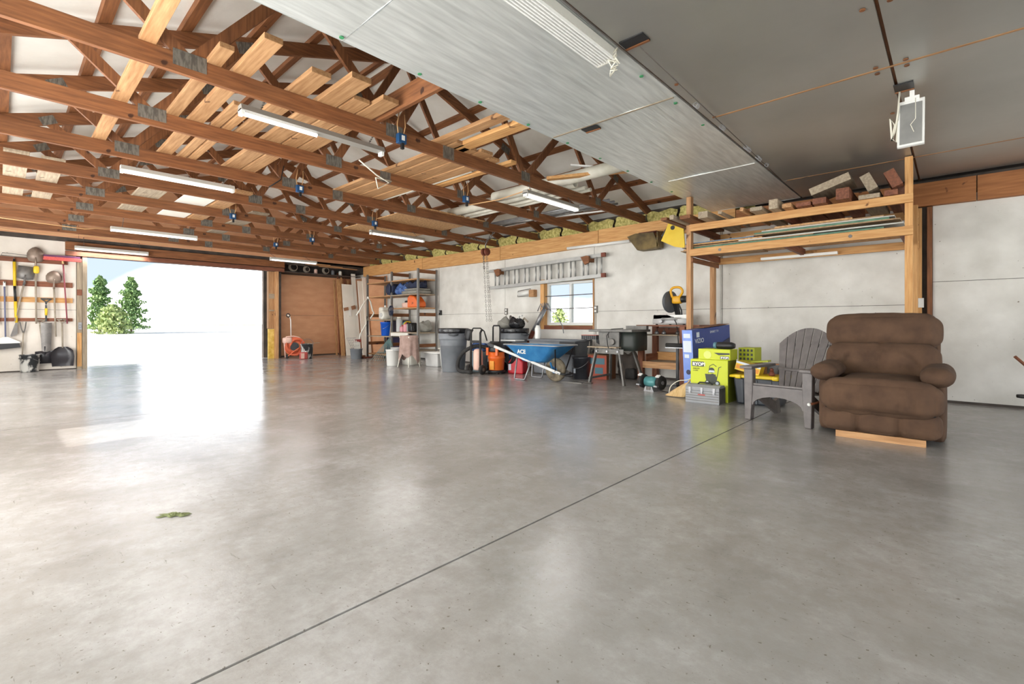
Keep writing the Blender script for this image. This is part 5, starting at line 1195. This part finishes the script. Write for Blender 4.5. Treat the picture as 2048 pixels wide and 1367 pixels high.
part(t, 'top_flap', B().bx(-.078, .078, .3, .99, .82, .826), M['card_side']); part(t, 'corner_print', B().bx(.08, .083, .10, .17, .70, .77), M['print_pale'])
lettering('VIZIO', .088, M['print_pale'], t, (.079, .06, .62), (R(90), 0, R(90)), bold=.001)
lettering('SMART TV', .05, M['print_pale'], t, (.079, .45, .73), (R(90), 0, R(90)))
t = thing('lime_carton', 'large lime green carton with lettering and a picture of a wheeled machine', 'carton', (-2.33, 6.25, 0))
part(t, 'carton', B().bx(-.235, .24, 0, .32, 0, .535), M['lime'], bev=.004); part(t, 'side_face', B().bx(.24, .243, .005, .315, .0, .53), mat('dark_lime_print', srgb(120, 128, 30), .6))  # whole side face set in a darker lime than the front
part(t, 'logo_panel', B().bx(-.215, -.06, -.003, 0, .44, .505), M['print_grey'])
lettering('RYOBI', .058, M['white'], t, (-.206, -.004, .452), (R(90), 0, 0), bold=.003)
lettering('3300 PSI', .026, M['print_grey'], t, (-.205, -.004, .405), (R(90), 0, 0)); lettering('2.3 GPM', .02, M['print_grey'], t, (-.205, -.004, .38), (R(90), 0, 0))
pr = B()   # flat printed picture of the machine
pr.prism([(-.03, .26), (.10, .26), (.11, .31), (.06, .36), (-.02, .34)], 'xz', -.003, -.001)
pr.prism([(-.03, .27), (-.045, .35), (.09, .35), (.10, .27), (.03, .22)], 'xz', -.0028, -.001)
for cx, cz, r in ((-.015, .24, .03), (.11, .235, .035), (.04, .25, .04), (.04, .40, .035)):
    pr.lathe([(r, -.004), (r, -.002)], (cx, 0, cz), 16, 'y')
for a, c in (((.10, .27), (.13, .44)), ((.13, .44), (.16, .45)), ((.0, .36), (.015, .455)), ((.015, .455), (.06, .48)), ((.06, .48), (.10, .45))):
    pr.bar((a[0], -.002, a[1]), (c[0], -.002, c[1]), .003, .007, (0, 1, 0)) if False else pr.bar((a[0], -.002, a[1]), (c[0], -.002, c[1]), .007, .003, (0, 1, 0))
part(t, 'printed_picture', pr, M['print_grey'])
part(t, 'printed_picture', B().lathe([(.018, -.0045), (.018, -.002)], (-.015, 0, .24), 14, 'y').lathe([(.02, -.0045), (.02, -.002)], (.11, 0, .235), 14, 'y').prism([(.0, .375), (.08, .375), (.07, .40), (.01, .40)], 'xz', -.0045, -.002), M['print_pale'])
t = thing('lime_carton', 'small flat lime green carton lying on the large one', 'carton', (-2.27, 6.27, .537))
part(t, 'carton', B().bx(-.20, .20, 0, .28, 0, .135), M['lime'], bev=.003); part(t, 'print_band', B().prism([(.0, .09), (.195, .09), (.195, .07), (.06, .06)], 'xz', -.003, 0), M['print_grey'])
part(t, 'logo_panel', B().bx(.08, .19, -.003, 0, .01, .048), M['print_grey']); lettering('RYOBI', .034, M['white'], t, (.088, -.004, .017), (R(90), 0, 0), bold=.002)
part(t, 'side_face', B().bx(.20, .203, .01, .27, .005, .13), M['lime_side']); part(t, 'printed_picture', B().lathe([(.05, -.003), (.05, -.001)], (-.08, 0, .06), 18, 'y'), mat('pale_lime_print', srgb(224, 232, 120), .5))
t = thing('perforated_crate', 'lime green perforated crate behind the small lime carton', 'crate', (-2.02, 6.75, .50)); 
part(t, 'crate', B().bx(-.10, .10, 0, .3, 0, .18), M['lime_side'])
for k in range(4):
    for q in range(3): part(t, 'hole_print', B().bx(-.085 + .046 * k, -.06 + .046 * k, -.003, 0, .02 + .055 * q, .05 + .055 * q), M['print_grey'])
solo('carton_support', B().bx(-.12, .12, 0, .32, 0, .498), M['brown_card'], 'plain brown carton under the perforated lime crate', 'carton', (-2.02, 6.72, 0))
t = thing('torch', 'black cylinder with a glass end lying on the small lime carton', 'torch', (-2.2, 6.36, .673))
part(t, 'barrel', B().lathe([(.04, -.06), (.045, -.05), (.045, .12), (.03, .16)], (0, 0, .046), 18, 'x'), M['black']); part(t, 'glass_end', B().lathe([(.035, -.10), (.042, -.09), (.042, -.06)], (0, 0, .046), 18, 'x'), M['print_teal'])
t = thing('toolbox', 'grey steel toolbox with three latches on the floor', 'toolbox', (-2.32, 6.0, 0))
part(t, 'body', B().bx(-.21, .21, 0, .22, 0, .155), M['silver_box'], bev=.004); part(t, 'lid', B().prism([(0, .158), (.22, .158), (.22, .20), (.17, .228), (.05, .228), (0, .20)], 'yz', -.21, .21), M['silver_box'])
for z in (.03, .06, .09, .12): part(t, 'groove', B().bx(-.205, .205, -.003, 0, z, z + .008), M['steel_dark'])
for x in (-.15, 0, .15): part(t, 'latch', B().bx(x - .014, x + .014, -.012, 0, .12, .20).bx(x - .01, x + .01, -.018, -.01, .125, .15), M['steel'])
part(t, 'side_plate', B().bx(.21, .213, .005, .215, .005, .195), M['steel_dark']); part(t, 'red_badge', B().bx(-.05, .04, -.004, 0, .10, .116), M['red_dull']); part(t, 'handle', B().tube([(-.09, .11, .228), (-.07, .11, .25), (.07, .11, .25), (.09, .11, .228)], .010, 8), M['black'])
t = thing('storage_tote', 'black storage tote with a bright yellow lid', 'tote', (-1.77, 6.50, 0))
part(t, 'body', B().box((0, 0, .165), (.54, .42, .33), None, .88), M['tote_black'], bev=.02); part(t, 'lid', B().rbox((0, 0, .345), (.62, .48, .04), .015, 4), M['yellow_lid'])
for x in (-.16, 0, .16): part(t, 'rib', B().bar((x, -.188, .02), (x, -.206, .31), .03, .02, (1, 0, 0)), M['tote_black'])
for x in (-.2, .22): part(t, 'lid_latch', B().rbox((x, -.245, .345), (.07, .03, .05), .01, 3), M['yellow_lid'])
t = thing('orange_package', 'yellow and orange package leaning on the tote lid', 'package', (-1.92, 6.42, .368), rot=(0, R(14), 0))
part(t, 'package', B().bx(-.13, .16, -.08, .10, 0.03, .14), M['yellow']); part(t, 'print', B().bx(-.12, .15, -.083, -.08, .05, .10), M['print_orange']); part(t, 'print', B().bx(-.13, .16, -.083, -.08, .115, .14), M['print_pale'])
t = thing('flat_carton', 'flat brown carton lying behind the orange package on the tote', 'carton', (-1.72, 6.58, .367)); part(t, 'carton', B().bx(-.2, .24, -.02, .12, 0, .13), M['brown_card']); part(t, 'lime_flap', B().box((-.1, .05, .15), (.22, .14, .02), (0, -.1, 0)), M['lime_side']); part(t, 'dark_side', B().bx(.0, .24, -.023, -.02, .01, .12), M['black'])
t = thing('small_figure', 'small brown fitting on the right half of the tote lid', 'fitting', (-1.62, 6.38, .366)); part(t, 'body', B().lathe([(.03, 0), (.035, .02), (.02, .06)], n=12), M['rust']); part(t, 'top', B().lathe([(.02, .06), (.025, .08), (.001, .10)], n=12), M['rust'])

# ================================================================== ADIRONDACK CHAIR
t = thing('garden_chair', 'taupe plastic adirondack chair with fanned back slats', 'chair', (-1.30, 5.32, 0), rz=R(-9))
for s in (-1, 1):
    part(t, 'front_leg', B().prism([(s * .255, 0), (s * .315, 0), (s * .325, .53), (s * .235, .53), (s * .235, .30)][::s], 'xz', -.03, .05), M['taupe'], bev=.008)
    part(t, 'armrest', B().prism([(s * .22, -.07), (s * .35, -.07), (s * .355, .1), (s * .33, .55), (s * .25, .56), (s * .245, .1)][::s], 'xy', .53, .56), M['taupe'], bev=.008)
    part(t, 'rear_leg', B().bar((s * .24, .05, .30), (s * .25, .60, .03), .035, .10), M['taupe'])
    part(t, 'back_foot', B().bar((s * .25, .55, .16), (s * .25, .60, 0), .04, .08, (0, 1, 0)), M['taupe'])
b = B(); arch = [(-.255, .36), (.255, .36), (.255, .16)] + [(.235 * math.cos(a), .16 + .10 * math.sin(a)) for a in [PI * q / 10 for q in range(11)]] + [(-.255, .16)]
part(t, 'front_apron', b.prism(arch, 'xz', -.02, .01), M['taupe'])
for k in range(5):
    y = .03 + .095 * k
    part(t, 'seat_slat', B().box((0, y, .365 - .022 * k), (.50, .085, .022), (-.23, 0, 0)), M['taupe'], bev=.005)
ns = 7
for k in range(ns):
    u = (k - (ns - 1) / 2) / ((ns - 1) / 2)
    L = .72; x0, x1 = u * .165, u * .255
    w0, w1 = .0225, .0372
    def slat(uu, vv, x0=x0, x1=x1, L=L, w0=w0, w1=w1, side=0):
        w_ = w0 + (w1 - w0) * vv
        xe = x1 + (uu - .5) * 2 * w1; s_ = vv * (L - 2.2 * xe * xe)
        x = x0 + (x1 - x0) * vv + (uu - .5) * 2 * w_
        return (x, .47 + .33 * (s_ / .7) + side - .025 * (1 - ((x / .3) ** 2)) * 1.0 + .03, .265 + s_ * .955)
    b = B(); b.sheet(lambda a, c: slat(1 - a, c), 2, 8, False); b.sheet(lambda a, c: slat(a, c, side=.022), 2, 8, False)
    nv = 27
    for (q0, q1) in (((0), 0), ((1), 0)):
        pass
    for a in (0.0, 1.0):
        for c in range(8):
            p0, p1 = slat(a, c / 8), slat(a, (c + 1) / 8); q0, q1 = slat(a, c / 8, side=.022), slat(a, (c + 1) / 8, side=.022)
            b.add([p0, p1, q1, q0], [(0, 1, 2, 3)])
    for c in (0.0, 1.0):
        p0, p1 = slat(0, c), slat(1, c); q0, q1 = slat(0, c, side=.022), slat(1, c, side=.022)
        b.add([p0, p1, q1, q0], [(0, 1, 2, 3)])
    part(t, 'back_slat', b, M['taupe'])
part(t, 'back_rail', B().tube([(-.24, .62, .50), (-.12, .60, .49), (.12, .60, .49), (.24, .62, .50)], .022, 8), M['taupe'])
part(t, 'back_rail', B().tube([(-.22, .82, .76), (-.12, .82, .76), (.12, .82, .76), (.22, .82, .76)], .018, 8), M['taupe'])

# ================================================================== RECLINER
t = thing('recliner', 'brown microfibre recliner armchair with plump cushions', 'armchair', (-.475, 5.08, 0))
rn = random.Random(5); ph = [rn.uniform(0, 6.28) for _ in range(20)]
def wr(ax, fx, fz, amp, seams=(), folds=()):
    def fn(o):
        d = amp * (math.sin(o.x * fx + ph[0] + 1.6 * math.sin(o.z * fz + ph[1])) * .5 + .5 * math.sin(o.x * fx * 1.9 + o.z * fz * .8 + ph[2]))
        o = Vector(o)
        if o.y < 0: o.y += d
        for (kind, pos, wd, dep) in seams:
            q = (o.x if kind == 'x' else o.z) - pos
            if o.y < 0: o.y += dep * math.exp(-(q / wd) ** 2)
        for (x0, z0, ang, ln, wd, dep) in folds:
            ca, sa = math.cos(ang), math.sin(ang); a = (o.x - x0) * ca + (o.z - z0) * sa; c = -(o.x - x0) * sa + (o.z - z0) * ca
            if o.y < 0: o.y += dep * math.exp(-(c / wd) ** 2) * math.exp(-(a / ln) ** 2) - .6 * dep * math.exp(-((c - 1.6 * wd) / wd) ** 2) * math.exp(-(a / ln) ** 2)
        return o
    return fn
part(t, 'headrest', B().rbox((-.045, .79, .92), (.86, .26, .33), .11, 34, (-.16, 0, 0), .18, wr(1, 26, 7, .010, (), ((-.06, -.08, 1.9, .06, .012, .016), (.09, -.07, 1.35, .07, .012, .016), (.02, -.09, 1.6, .05, .010, .012), (-.2, -.10, 2.4, .06, .012, .014), (.22, -.10, .8, .06, .012, .014)))), M['recliner'])
part(t, 'backrest', B().rbox((-.04, .68, .625), (.85, .28, .36), .10, 38, (-.14, 0, 0), .12, wr(1, 20, 9, .014, (('x', .0, .03, .04), ('z', -.05, .08, -.015)), ((-.26, .03, .95, .09, .014, .028), (-.30, -.06, 2.4, .06, .013, .022), (.26, .02, 2.2, .10, .014, .026), (.16, .10, 2.3, .06, .012, .016), (-.14, .08, .5, .08, .012, .014), (-.36, .05, 2.2, .06, .012, .016)))), M['recliner'])
part(t, 'back_shell', B().rbox((-.04, .86, .55), (.85, .14, .92), .06, 8, (-.13, 0, 0)), M['recliner'])
part(t, 'seat_cushion', B().rbox((.0, .30, .42), (.62, .62, .20), .08, 14, (.03, 0, 0), .25, wr(1, 22, 12, .006)), M['recliner'])
part(t, 'footrest_cushion', B().rbox((-.0, .02, .37), (.80, .22, .285), .095, 36, (.05, 0, 0), .2, wr(1, 34, 6, .009, (), ((.16, -.02, 1.75, .07, .010, .014), (.24, -.03, 1.7, .07, .010, .014), (.09, .0, 1.6, .06, .010, .010), (-.1, .0, 1.5, .07, .010, .010), (-.02, .02, 1.6, .06, .010, .008)))), M['recliner'])
part(t, 'footrest_panel', B().rbox((0, .05, .165), (.80, .16, .21), .06, 44, (.03, 0, 0), .10, wr(1, 20, 9, .004, (('x', -.14, .03, .04), ('x', .15, .03, .04)))), M['recliner'])
for s in (-1, 1):
    part(t, 'side_panel', B().rbox((s * .385 - .01, .46, .28), (.11, .70, .50), .04, 8, None, .05), M['recliner'])
    part(t, 'armrest', B().rbox((s * .39 - .015, .38, .565), (.205, .72, .145), .07, 14, (.02, 0, 0), .12, wr(1, 24, 20, .006)), M['recliner'])
    part(t, 'arm_front', B().rbox((s * .385 - .01, .12, .28), (.10, .08, .46), .035, 6), M['recliner'])
part(t, 'seam', B().tube([(-.45, .655, .775), (-.2, .640, .772), (.0, .648, .765), (.2, .640, .772), (.36, .655, .778)], .008, 6), M['rubber'], 'black tube painting the shade in the crease under the headrest'); part(t, 'seam', B().tube([(-.37, -.028, .262), (-.15, -.045, .258), (.15, -.045, .258), (.37, -.028, .262)], .008, 6), M['rubber'], 'black tube painting the shade in the crease above the footrest panel')  # black tubes laid in the creases stand in for their shade
part(t, 'base_rail', B().bx(-.30, .31, .0, .05, 0, .055), MW['pine_x'], 'pale wooden rail under the front'); part(t, 'seam', B().tube([(-.45, .655, .775), (-.2, .640, .772), (.0, .648, .765), (.2, .640, .772), (.36, .655, .778)], .008, 6), M['rubber'], 'black tube painting the shade in the crease under the headrest'); part(t, 'seam', B().tube([(-.37, -.028, .262), (-.15, -.045, .258), (.15, -.045, .258), (.37, -.028, .262)], .008, 6), M['rubber'], 'black tube painting the shade in the crease above the footrest panel')
part(t, 'base_rail', B().bx(-.30, .31, .60, .65, 0, .055), MW['pine_x'])
part(t, 'base_frame', B().bx(-.36, .36, .10, .70, .056, .12), M['black']); part(t, 'release_lever', B().tube([(-.44, .30, .26), (-.50, .22, .24), (-.52, .12, .24)], .012, 8), MW['dark_x']); part(t, 'lever_knob', B().rbox((-.523, .10, .24), (.03, .04, .03), .012, 3), M['white'])

# ================================================================== LUMBER RACK
t = thing('lumber_rack', 'tall timber rack carrying boards and sheets, over the blue carton', 'rack', (-1.6, 7.4, 0))
for x, y in ((-2.86, 6.94), (-.37, 6.94), (-2.88, 7.92), (-.37, 7.92)):
    part(t, 'post', B().bx(x - .035, x + .035, y - .045, y + .045, 0, 2.865 if y < 7 else 2.5), MW['pine_z'] if x < -1 else MW['amber_z'], world=True, bev=.003)
for y, z0 in ((6.872, 1.985), (6.872, 2.345), (7.988, 1.96), (7.988, 2.345)):
    part(t, 'beam', B().bx(-2.83 if y < 7 else -2.86, -.33, y - .02, y + .02, z0, z0 + .10), MW['amber_x'], world=True, bev=.003)
for x in (-2.80, -1.6, -.43):
    for z in (1.985, 2.345):
        part(t, 'bearer', B().bx(x - .02, x + .02, 6.895, 7.965, z, z + .095), MW['dark_y'], world=True)
part(t, 'side_brace', B().bx(-2.825, -2.80, 6.90, 7.96, 1.90, 1.97), MW['truss_y'], world=True)
for x in (-2.4, -.9): part(t, 'bolt', B().lathe([(.02, -.004), (.02, .004)], (x, 6.85, 2.035), 10, 'y'), M['steel_dark'], world=True)
sheets = [(-3.02, -2.05, 'chip'), (-2.98, -.50, 'osb'), (-2.9, -.60, 'sheet_green'), (-3.0, -1.3, 'chip'), (-2.2, -.42, 'sheet_white'), (-2.96, -1.9, 'osb'), (-2.95, -2.0, 'sheet_blue'), (-2.1, -.45, 'chip'), (-2.0, -.55, 'sheet_green'), (-1.9, -.5, 'sheet_white'), (-1.8, -.6, 'chip'), (-1.75, -.9, 'osb')]
z = 2.0815
for i, (x0, x1, m) in enumerate(sheets):
    th = .012 + .004 * (i % 3)
    solo('board_sheet', B().bx(x0, x1, 6.99 + .01 * (i % 3), 7.87, z, z + th), M[m], '%s sheet of board in the lumber rack, counting from the bottom' % ORD[i], 'board', ((x0 + x1) / 2, 7.4, z), world=True, group='sheets in the lumber rack')
    z += th + .0012
top = [  # x, w, h, y front, material, tilt
    (-2.98, .09, .04, 6.60, 'truss', 0), (-2.87, .06, .06, 6.62, 'grey', 0), (-2.72, .15, .05, 6.72, 'truss', 0), (-2.52, .13, .09, 6.85, 'grey', 0), (-2.28, .05, .035, 6.70, 'grey', .2), (-2.02, .045, .05, 6.75, 'pine', .25),
    (-1.86, .14, .05, 6.80, 'grey', 0), (-1.67, .10, .12, 6.85, 'grey', 0), (-1.53, .10, .05, 6.78, 'pine', 0), (-1.36, .16, .05, 6.85, 'dark', 0), (-1.19, .14, .07, 6.85, 'dark', 0), (-.95, .13, .13, 6.8, 'dark', 0), (-.72, .2, .05, 6.86, 'grey', 0), (-.52, .12, .06, 6.86, 'dark', 0)]
for i, (x, wd, h, y0, m, tl) in enumerate(top):
    solo('lumber_offcut', B().box((0, .55, h / 2), (wd, 1.2 + .06 * (i % 4), h), (0, tl, 0)), MW[m + '_y'], 'lumber offcut lying on top of the rack, %s from the left' % ORD[i], 'lumber', (x, y0 - .22 + .02 * i, 2.447 + (.012 if tl else 0)), group='offcuts on the lumber rack', bev=.003)
solo('lumber_offcut', B().box((0, .0, .06), (.42, .5, .09), (0, -.30, 0)), MW['grey_y'], 'big tilted plank end on top of the other offcuts of the rack', 'lumber', (-1.10, 7.05, 2.62), group='offcuts on the lumber rack')
for x, tl, l in ((-.72, .42, 'pale plank end standing tilted at the right of the rack, left of two'), (-.50, .42, 'brown plank end standing tilted at the right of the rack, right of two')):
    solo('lumber_offcut', B().box((0, .2, .11), (.10, .7, .2), (0, -tl, 0)), MW['grey_y'] if 'pale' in l else MW['dark_y'], l, 'lumber', (x, 6.95, 2.52), group='offcuts on the lumber rack')
t = thing('yellow_plate', 'yellow steel plate with a round hole hung at the left end of the rack', 'plate', (-3.33, 7.42, 2.2))
part(t, 'plate', B().prism([(-3.53, 2.36), (-3.46, 2.50), (-3.39, 2.665), (-3.16, 2.66), (-3.13, 2.2), (-3.30, 2.24)], 'xz', 7.40, 7.42), M['yellow'], world=True)
part(t, 'hole', B().lathe([(.035, -.004), (.035, .004)], (-3.33, 7.398, 2.55), 18, 'y'), M['black'], world=True)
part(t, 'black_flange', B().prism([(-3.56, 2.45), (-3.42, 2.64), (-3.30, 2.70), (-3.16, 2.66), (-3.2, 2.4)], 'xz', 7.46, 7.52), M['black'], world=True)
part(t, 'hanger', B().cyl((-3.2, 7.42, 2.64), (-2.86, 7.3, 2.62), .01, 8), M['steel_dark'], world=True)
t = thing('metal_chute', 'stained sheet metal chute fixed to the wall beam', 'chute', (-4.1, 8.0, 2.33))
part(t, 'face', B().prism([(-4.42, 2.60), (-4.25, 2.64), (-3.90, 2.62), (-3.80, 2.36), (-4.02, 2.33), (-4.22, 2.34)], 'xz', 7.88, 7.895), M['dirty_steel'], world=True)
part(t, 'side', B().prism([(7.88, 2.34), (8.11, 2.36), (8.11, 2.66), (7.88, 2.62)], 'yz', -3.84, -3.82), M['dirty_steel'], world=True)
part(t, 'bottom', B().bx(-4.22, -3.85, 7.89, 8.11, 2.335, 2.345), M['dirty_steel'], world=True); part(t, 'top_flange', B().bx(-4.2, -3.86, 7.9, 8.11, 2.64, 2.65), M['rust'], world=True)

# ================================================================== LADDER, OUTLETS, HOIST, SMALL WALL THINGS
t = thing('extension_ladder', 'aluminium extension ladder hung flat on the wall above the window', 'ladder', (-6.6, 8.1, 1.9))
zb = lambda x: 1.86 + .09 * (x + 8.21) / 3.15
for dy, e0, e1 in ((0.0, -8.22, -5.06), (.055, -8.05, -5.2)):
    for dz in (0, .40):
        part(t, 'side_rail', B().bar((e0, 8.05 + dy, zb(e0) + dz), (e1, 8.05 + dy, zb(e1) + dz), .03, .07), M['alu'], world=True)
    for k in range(10):
        x = -8.02 + .315 * k + dy * 1.4
        part(t, 'rung', B().cyl((x, 8.05 + dy, zb(x) + .02), (x, 8.05 + dy, zb(x) + .38), .018, 8), M['alu'], world=True)
for dz in (0, .40): part(t, 'rail_foot', B().box((-5.03, 8.05, zb(-5.03) + dz), (.09, .05, .08)), M['rust'], world=True)
part(t, 'rope', B().tube([(-8.22, 8.04, 2.25), (-8.3, 8.03, 2.22), (-8.32, 8.03, 2.30)], .008, 6), M['cord_white'], world=True)
for x, l in ((-7.88, 'left brown wooden bracket holding the ladder'), (-5.40, 'right brown wooden bracket holding the ladder')):
    t = thing('ladder_bracket', l, 'bracket', (x, 8.15, zb(x) + .30)); part(t, 'block', B().prism([(-.12, .10), (.02, .12), (.08, .10), (.08, -.02), (-.02, -.06)], 'xz', -.18, -.135), MW['truss_x']); part(t, 'arm', B().bx(-.0, .06, -.135, .05, -.0, .10), MW['truss_y'])
for x, z, l, m in ((-7.79, 1.29, 'wall outlet with two sockets left of the window', 'outlet'), (-5.30, 1.29, 'wall outlet right of the window', 'outlet'), (-2.93, 1.31, 'dark wall outlet beside the rack post', 'black')):
    t = thing('wall_outlet', l, 'outlet', (x, 8.2, z), group='outlets on the long wall'); part(t, 'plate', B().box((0, -.012, 0), (.09, .024, .15)), M[m])
    for dz in (.035, -.035): part(t, 'socket', B().lathe([(.022, -.003), (.022, .003)], (0, -.026, dz), 12, 'y'), M['white'] if m == 'outlet' else M['steel_dark'])
    part(t, 'conduit', B().cyl((0, -.006, -.07), (0, -.006, -.5), .006, 6), M['pole_grey'])
t = thing('switch_box', 'pale switch box on the post trim near the recliner', 'switch', (-.34, 8.14, 1.27)); part(t, 'box', B().box((0, -.025, 0), (.11, .05, .12)), M['white']); part(t, 'toggle', B().box((0, -.055, 0), (.015, .02, .03)), M['offwhite'])
t = thing('paper_holder', 'wooden box with a wire loop on the wall left of the window', 'holder', (-7.1, 8.2, 1.70)); part(t, 'box', B().box((.18, -.06, -.02), (.14, .12, .16)), MW['pine_x']); part(t, 'wire_frame', B().tube([(.1, -.05, .09), (-.28, -.05, .05), (-.29, -.05, -.08), (.1, -.05, -.07)], .008, 6, True), M['chain']); part(t, 'roll', B().cyl((-.25, -.05, -.02), (.1, -.05, .01), .05, 12), M['white'])
t = thing('chain_hoist', 'red iron chain hoist hanging from the trusses near the window', 'hoist', (-7.37, 7.1, 2.50))
for s in (-.05, .05): part(t, 'sheave', B().lathe([(.03, -.02), (.075, -.02), (.085, 0), (.075, .02), (.03, .02)], (s, 0, .04), 20, 'x'), M['rust'])
part(t, 'hook', B().tube([(0, 0, .12), (0, 0, .20), (.04, 0, .24), (.03, 0, .28)], .014, 8), M['steel_dark'])
def chain(pts, step=.045, r=.006):
    b = B(); i = 0
    for a, c in zip(pts[:-1], pts[1:]):
        a, c = Vector(a), Vector(c); n_ = max(1, int((c - a).length / step)); d = (c - a).normalized(); u = d.orthogonal().normalized(); v = d.cross(u)
        for k in range(n_):
            p = a + (c - a) * ((k + .5) / n_); s_ = u if (i % 2) else v; i += 1
            b.tube([p + d * step * .62 * math.cos(q) + s_ * step * .3 * math.sin(q) for q in [2 * PI * j / 8 for j in range(8)]], r, 5, True)
    return b
part(t, 'sling_chain', chain([(-.88, .15, .50), (-.02, 0, .26)], .06, .01), M['chain']); part(t, 'sling_chain', chain([(.42, -.05, .50), (.03, 0, .26)], .06, .01), M['chain'])
part(t, 'load_chain', chain([(-.06, 0, 0), (-.04, 0, -.36)], .05), M['chain'])
part(t, 'hand_chain', chain([(-.06, 0, -.02), (.06, -.02, -1.45)], .05, .003), M['chain']); part(t, 'hand_chain', chain([(.05, 0, -.02), (.20, -.02, -1.45)], .05, .003), M['chain']); part(t, 'hand_chain', chain([(.02, 0, -.02), (.15, -.03, -1.45)], .05, .003), M['chain'])
t = thing('wooden_stick', 'brown wooden stick cut off by the right edge of the photo', 'stick', (.53, 7.0, .3)); part(t, 'shaft', B().cyl((-.08, -.02, .37), (.10, .05, .16), .014, 8), MW['dark_z']); part(t, 'lower_shaft', B().cyl((.10, .05, .16), (.2, .1, -.3), .014, 8), MW['dark_z']); part(t, 'black_clip', B().rbox((-.01, 0, -.03), (.12, .05, .04), .015, 3), M['black'])
solo('grass_clump', B().sheet(lambda u, v: (.07 * (u - .5) * 2 * (1 + .2 * math.sin(v * 9)), .022 * (v - .5) * 2 * (1 + .4 * math.sin(u * 17)), .003 + .012 * math.sin(PI * u) * math.sin(PI * v) * (1 + .5 * math.sin(u * 40) * math.sin(v * 30))), 24, 12, False), M['clipping'], 'clump of dry grass on the floor near the left edge', 'grass', (-2.98, .62, 0), rz=R(50))

# ================================================================== OUTSIDE
b = B(); b.add([(-400, -300, -.06), (-14.45, -300, -.06), (-14.45, 8.42, -.06), (-30, 60, -.06), (-400, 320, -.06)], [(0, 1, 2, 3, 4)]); b.add([(5.2, -300, -.06), (60, -300, -.06), (60, 8.42, -.06), (5.2, 8.42, -.06)], [(0, 1, 2, 3)]); b.add([(-14.45, -300, -.06), (5.2, -300, -.06), (5.2, -1.5, -.06), (-14.45, -1.5, -.06)], [(0, 1, 2, 3)])
struct('ground', b, M['gravel'])
b = B(); b.add([(-700, -700, -.10), (700, -700, -.10), (700, 700, -.10), (-700, 700, -.10)], [(0, 1, 2, 3)])
struct('lawn', b, M['grass'])
def tree(x, y, h, r, label, seed, leafy='leaf', n=1500, base=.12, leaf=.26, shape=1.3):
    rnd = random.Random(seed)
    t = thing('tree', label, 'tree', (x, y, -.08), 0, 'trees outside')
    part(t, 'trunk', B().tube([(0, 0, 0), (.05, 0, h * .4), (0, 0, h * .9)], [.12, .09, .03], 8), M['bark'])
    b = B()
    for _ in range(n):
        z = base + (1 - base) * rnd.random() ** .9
        rr_ = r * (1 - .8 * ((z - base) / (1 - base)) ** shape) * (.75 + .25 * math.sin(z * 40 + seed))
        a = rnd.uniform(0, 2 * PI); q = math.sqrt(rnd.random())
        p = Vector((rr_ * q * math.cos(a), rr_ * q * math.sin(a), z * h + rnd.uniform(-.1, .1)))
        e_ = Euler((rnd.uniform(0, 6), rnd.uniform(0, 6), rnd.uniform(0, 6))).to_matrix()
        s_ = leaf * rnd.uniform(.6, 1.2)
        b.add([p + e_ @ Vector(v) * s_ for v in ((-.5, -.3, 0), (.5, -.3, .1), (.6, .3, 0), (-.4, .35, .1))], [(0, 1, 2, 3)])
    o = part(t, 'foliage', b, M[leafy]); o['kind'] = 'stuff'
    return t
tree(-69.5, 7.6, 6.3, 1.7, 'leafy green tree outside the doorway, left of two', 3, 'leaf', 3000, .08, .24, 1.9)
tree(-67.3, 10.0, 6.2, 1.9, 'leafy green tree outside the doorway, right of two', 4, 'leaf', 3200, .08, .24, 1.7)
tree(-64.0, 8.0, 3.0, 1.8, 'pale yellow green bush in front of the two trees', 5, 'leaf_light', 1600, .02, .26, 3)
tree(-36.0, 47.5, 2.9, 1.5, 'low bush seen through the lower left window pane', 6, 'leaf_light', 1300, .02, .22, 4)
tree(-49.0, 60.0, 6.8, 1.4, 'small tree seen through the upper left window pane', 7, 'leaf', 900, .3)
tree(-40.0, 68.0, 3.2, 1.6, 'pale distant bush seen through the lower right window pane', 8, 'leaf_light', 900, .02, .24, 4)
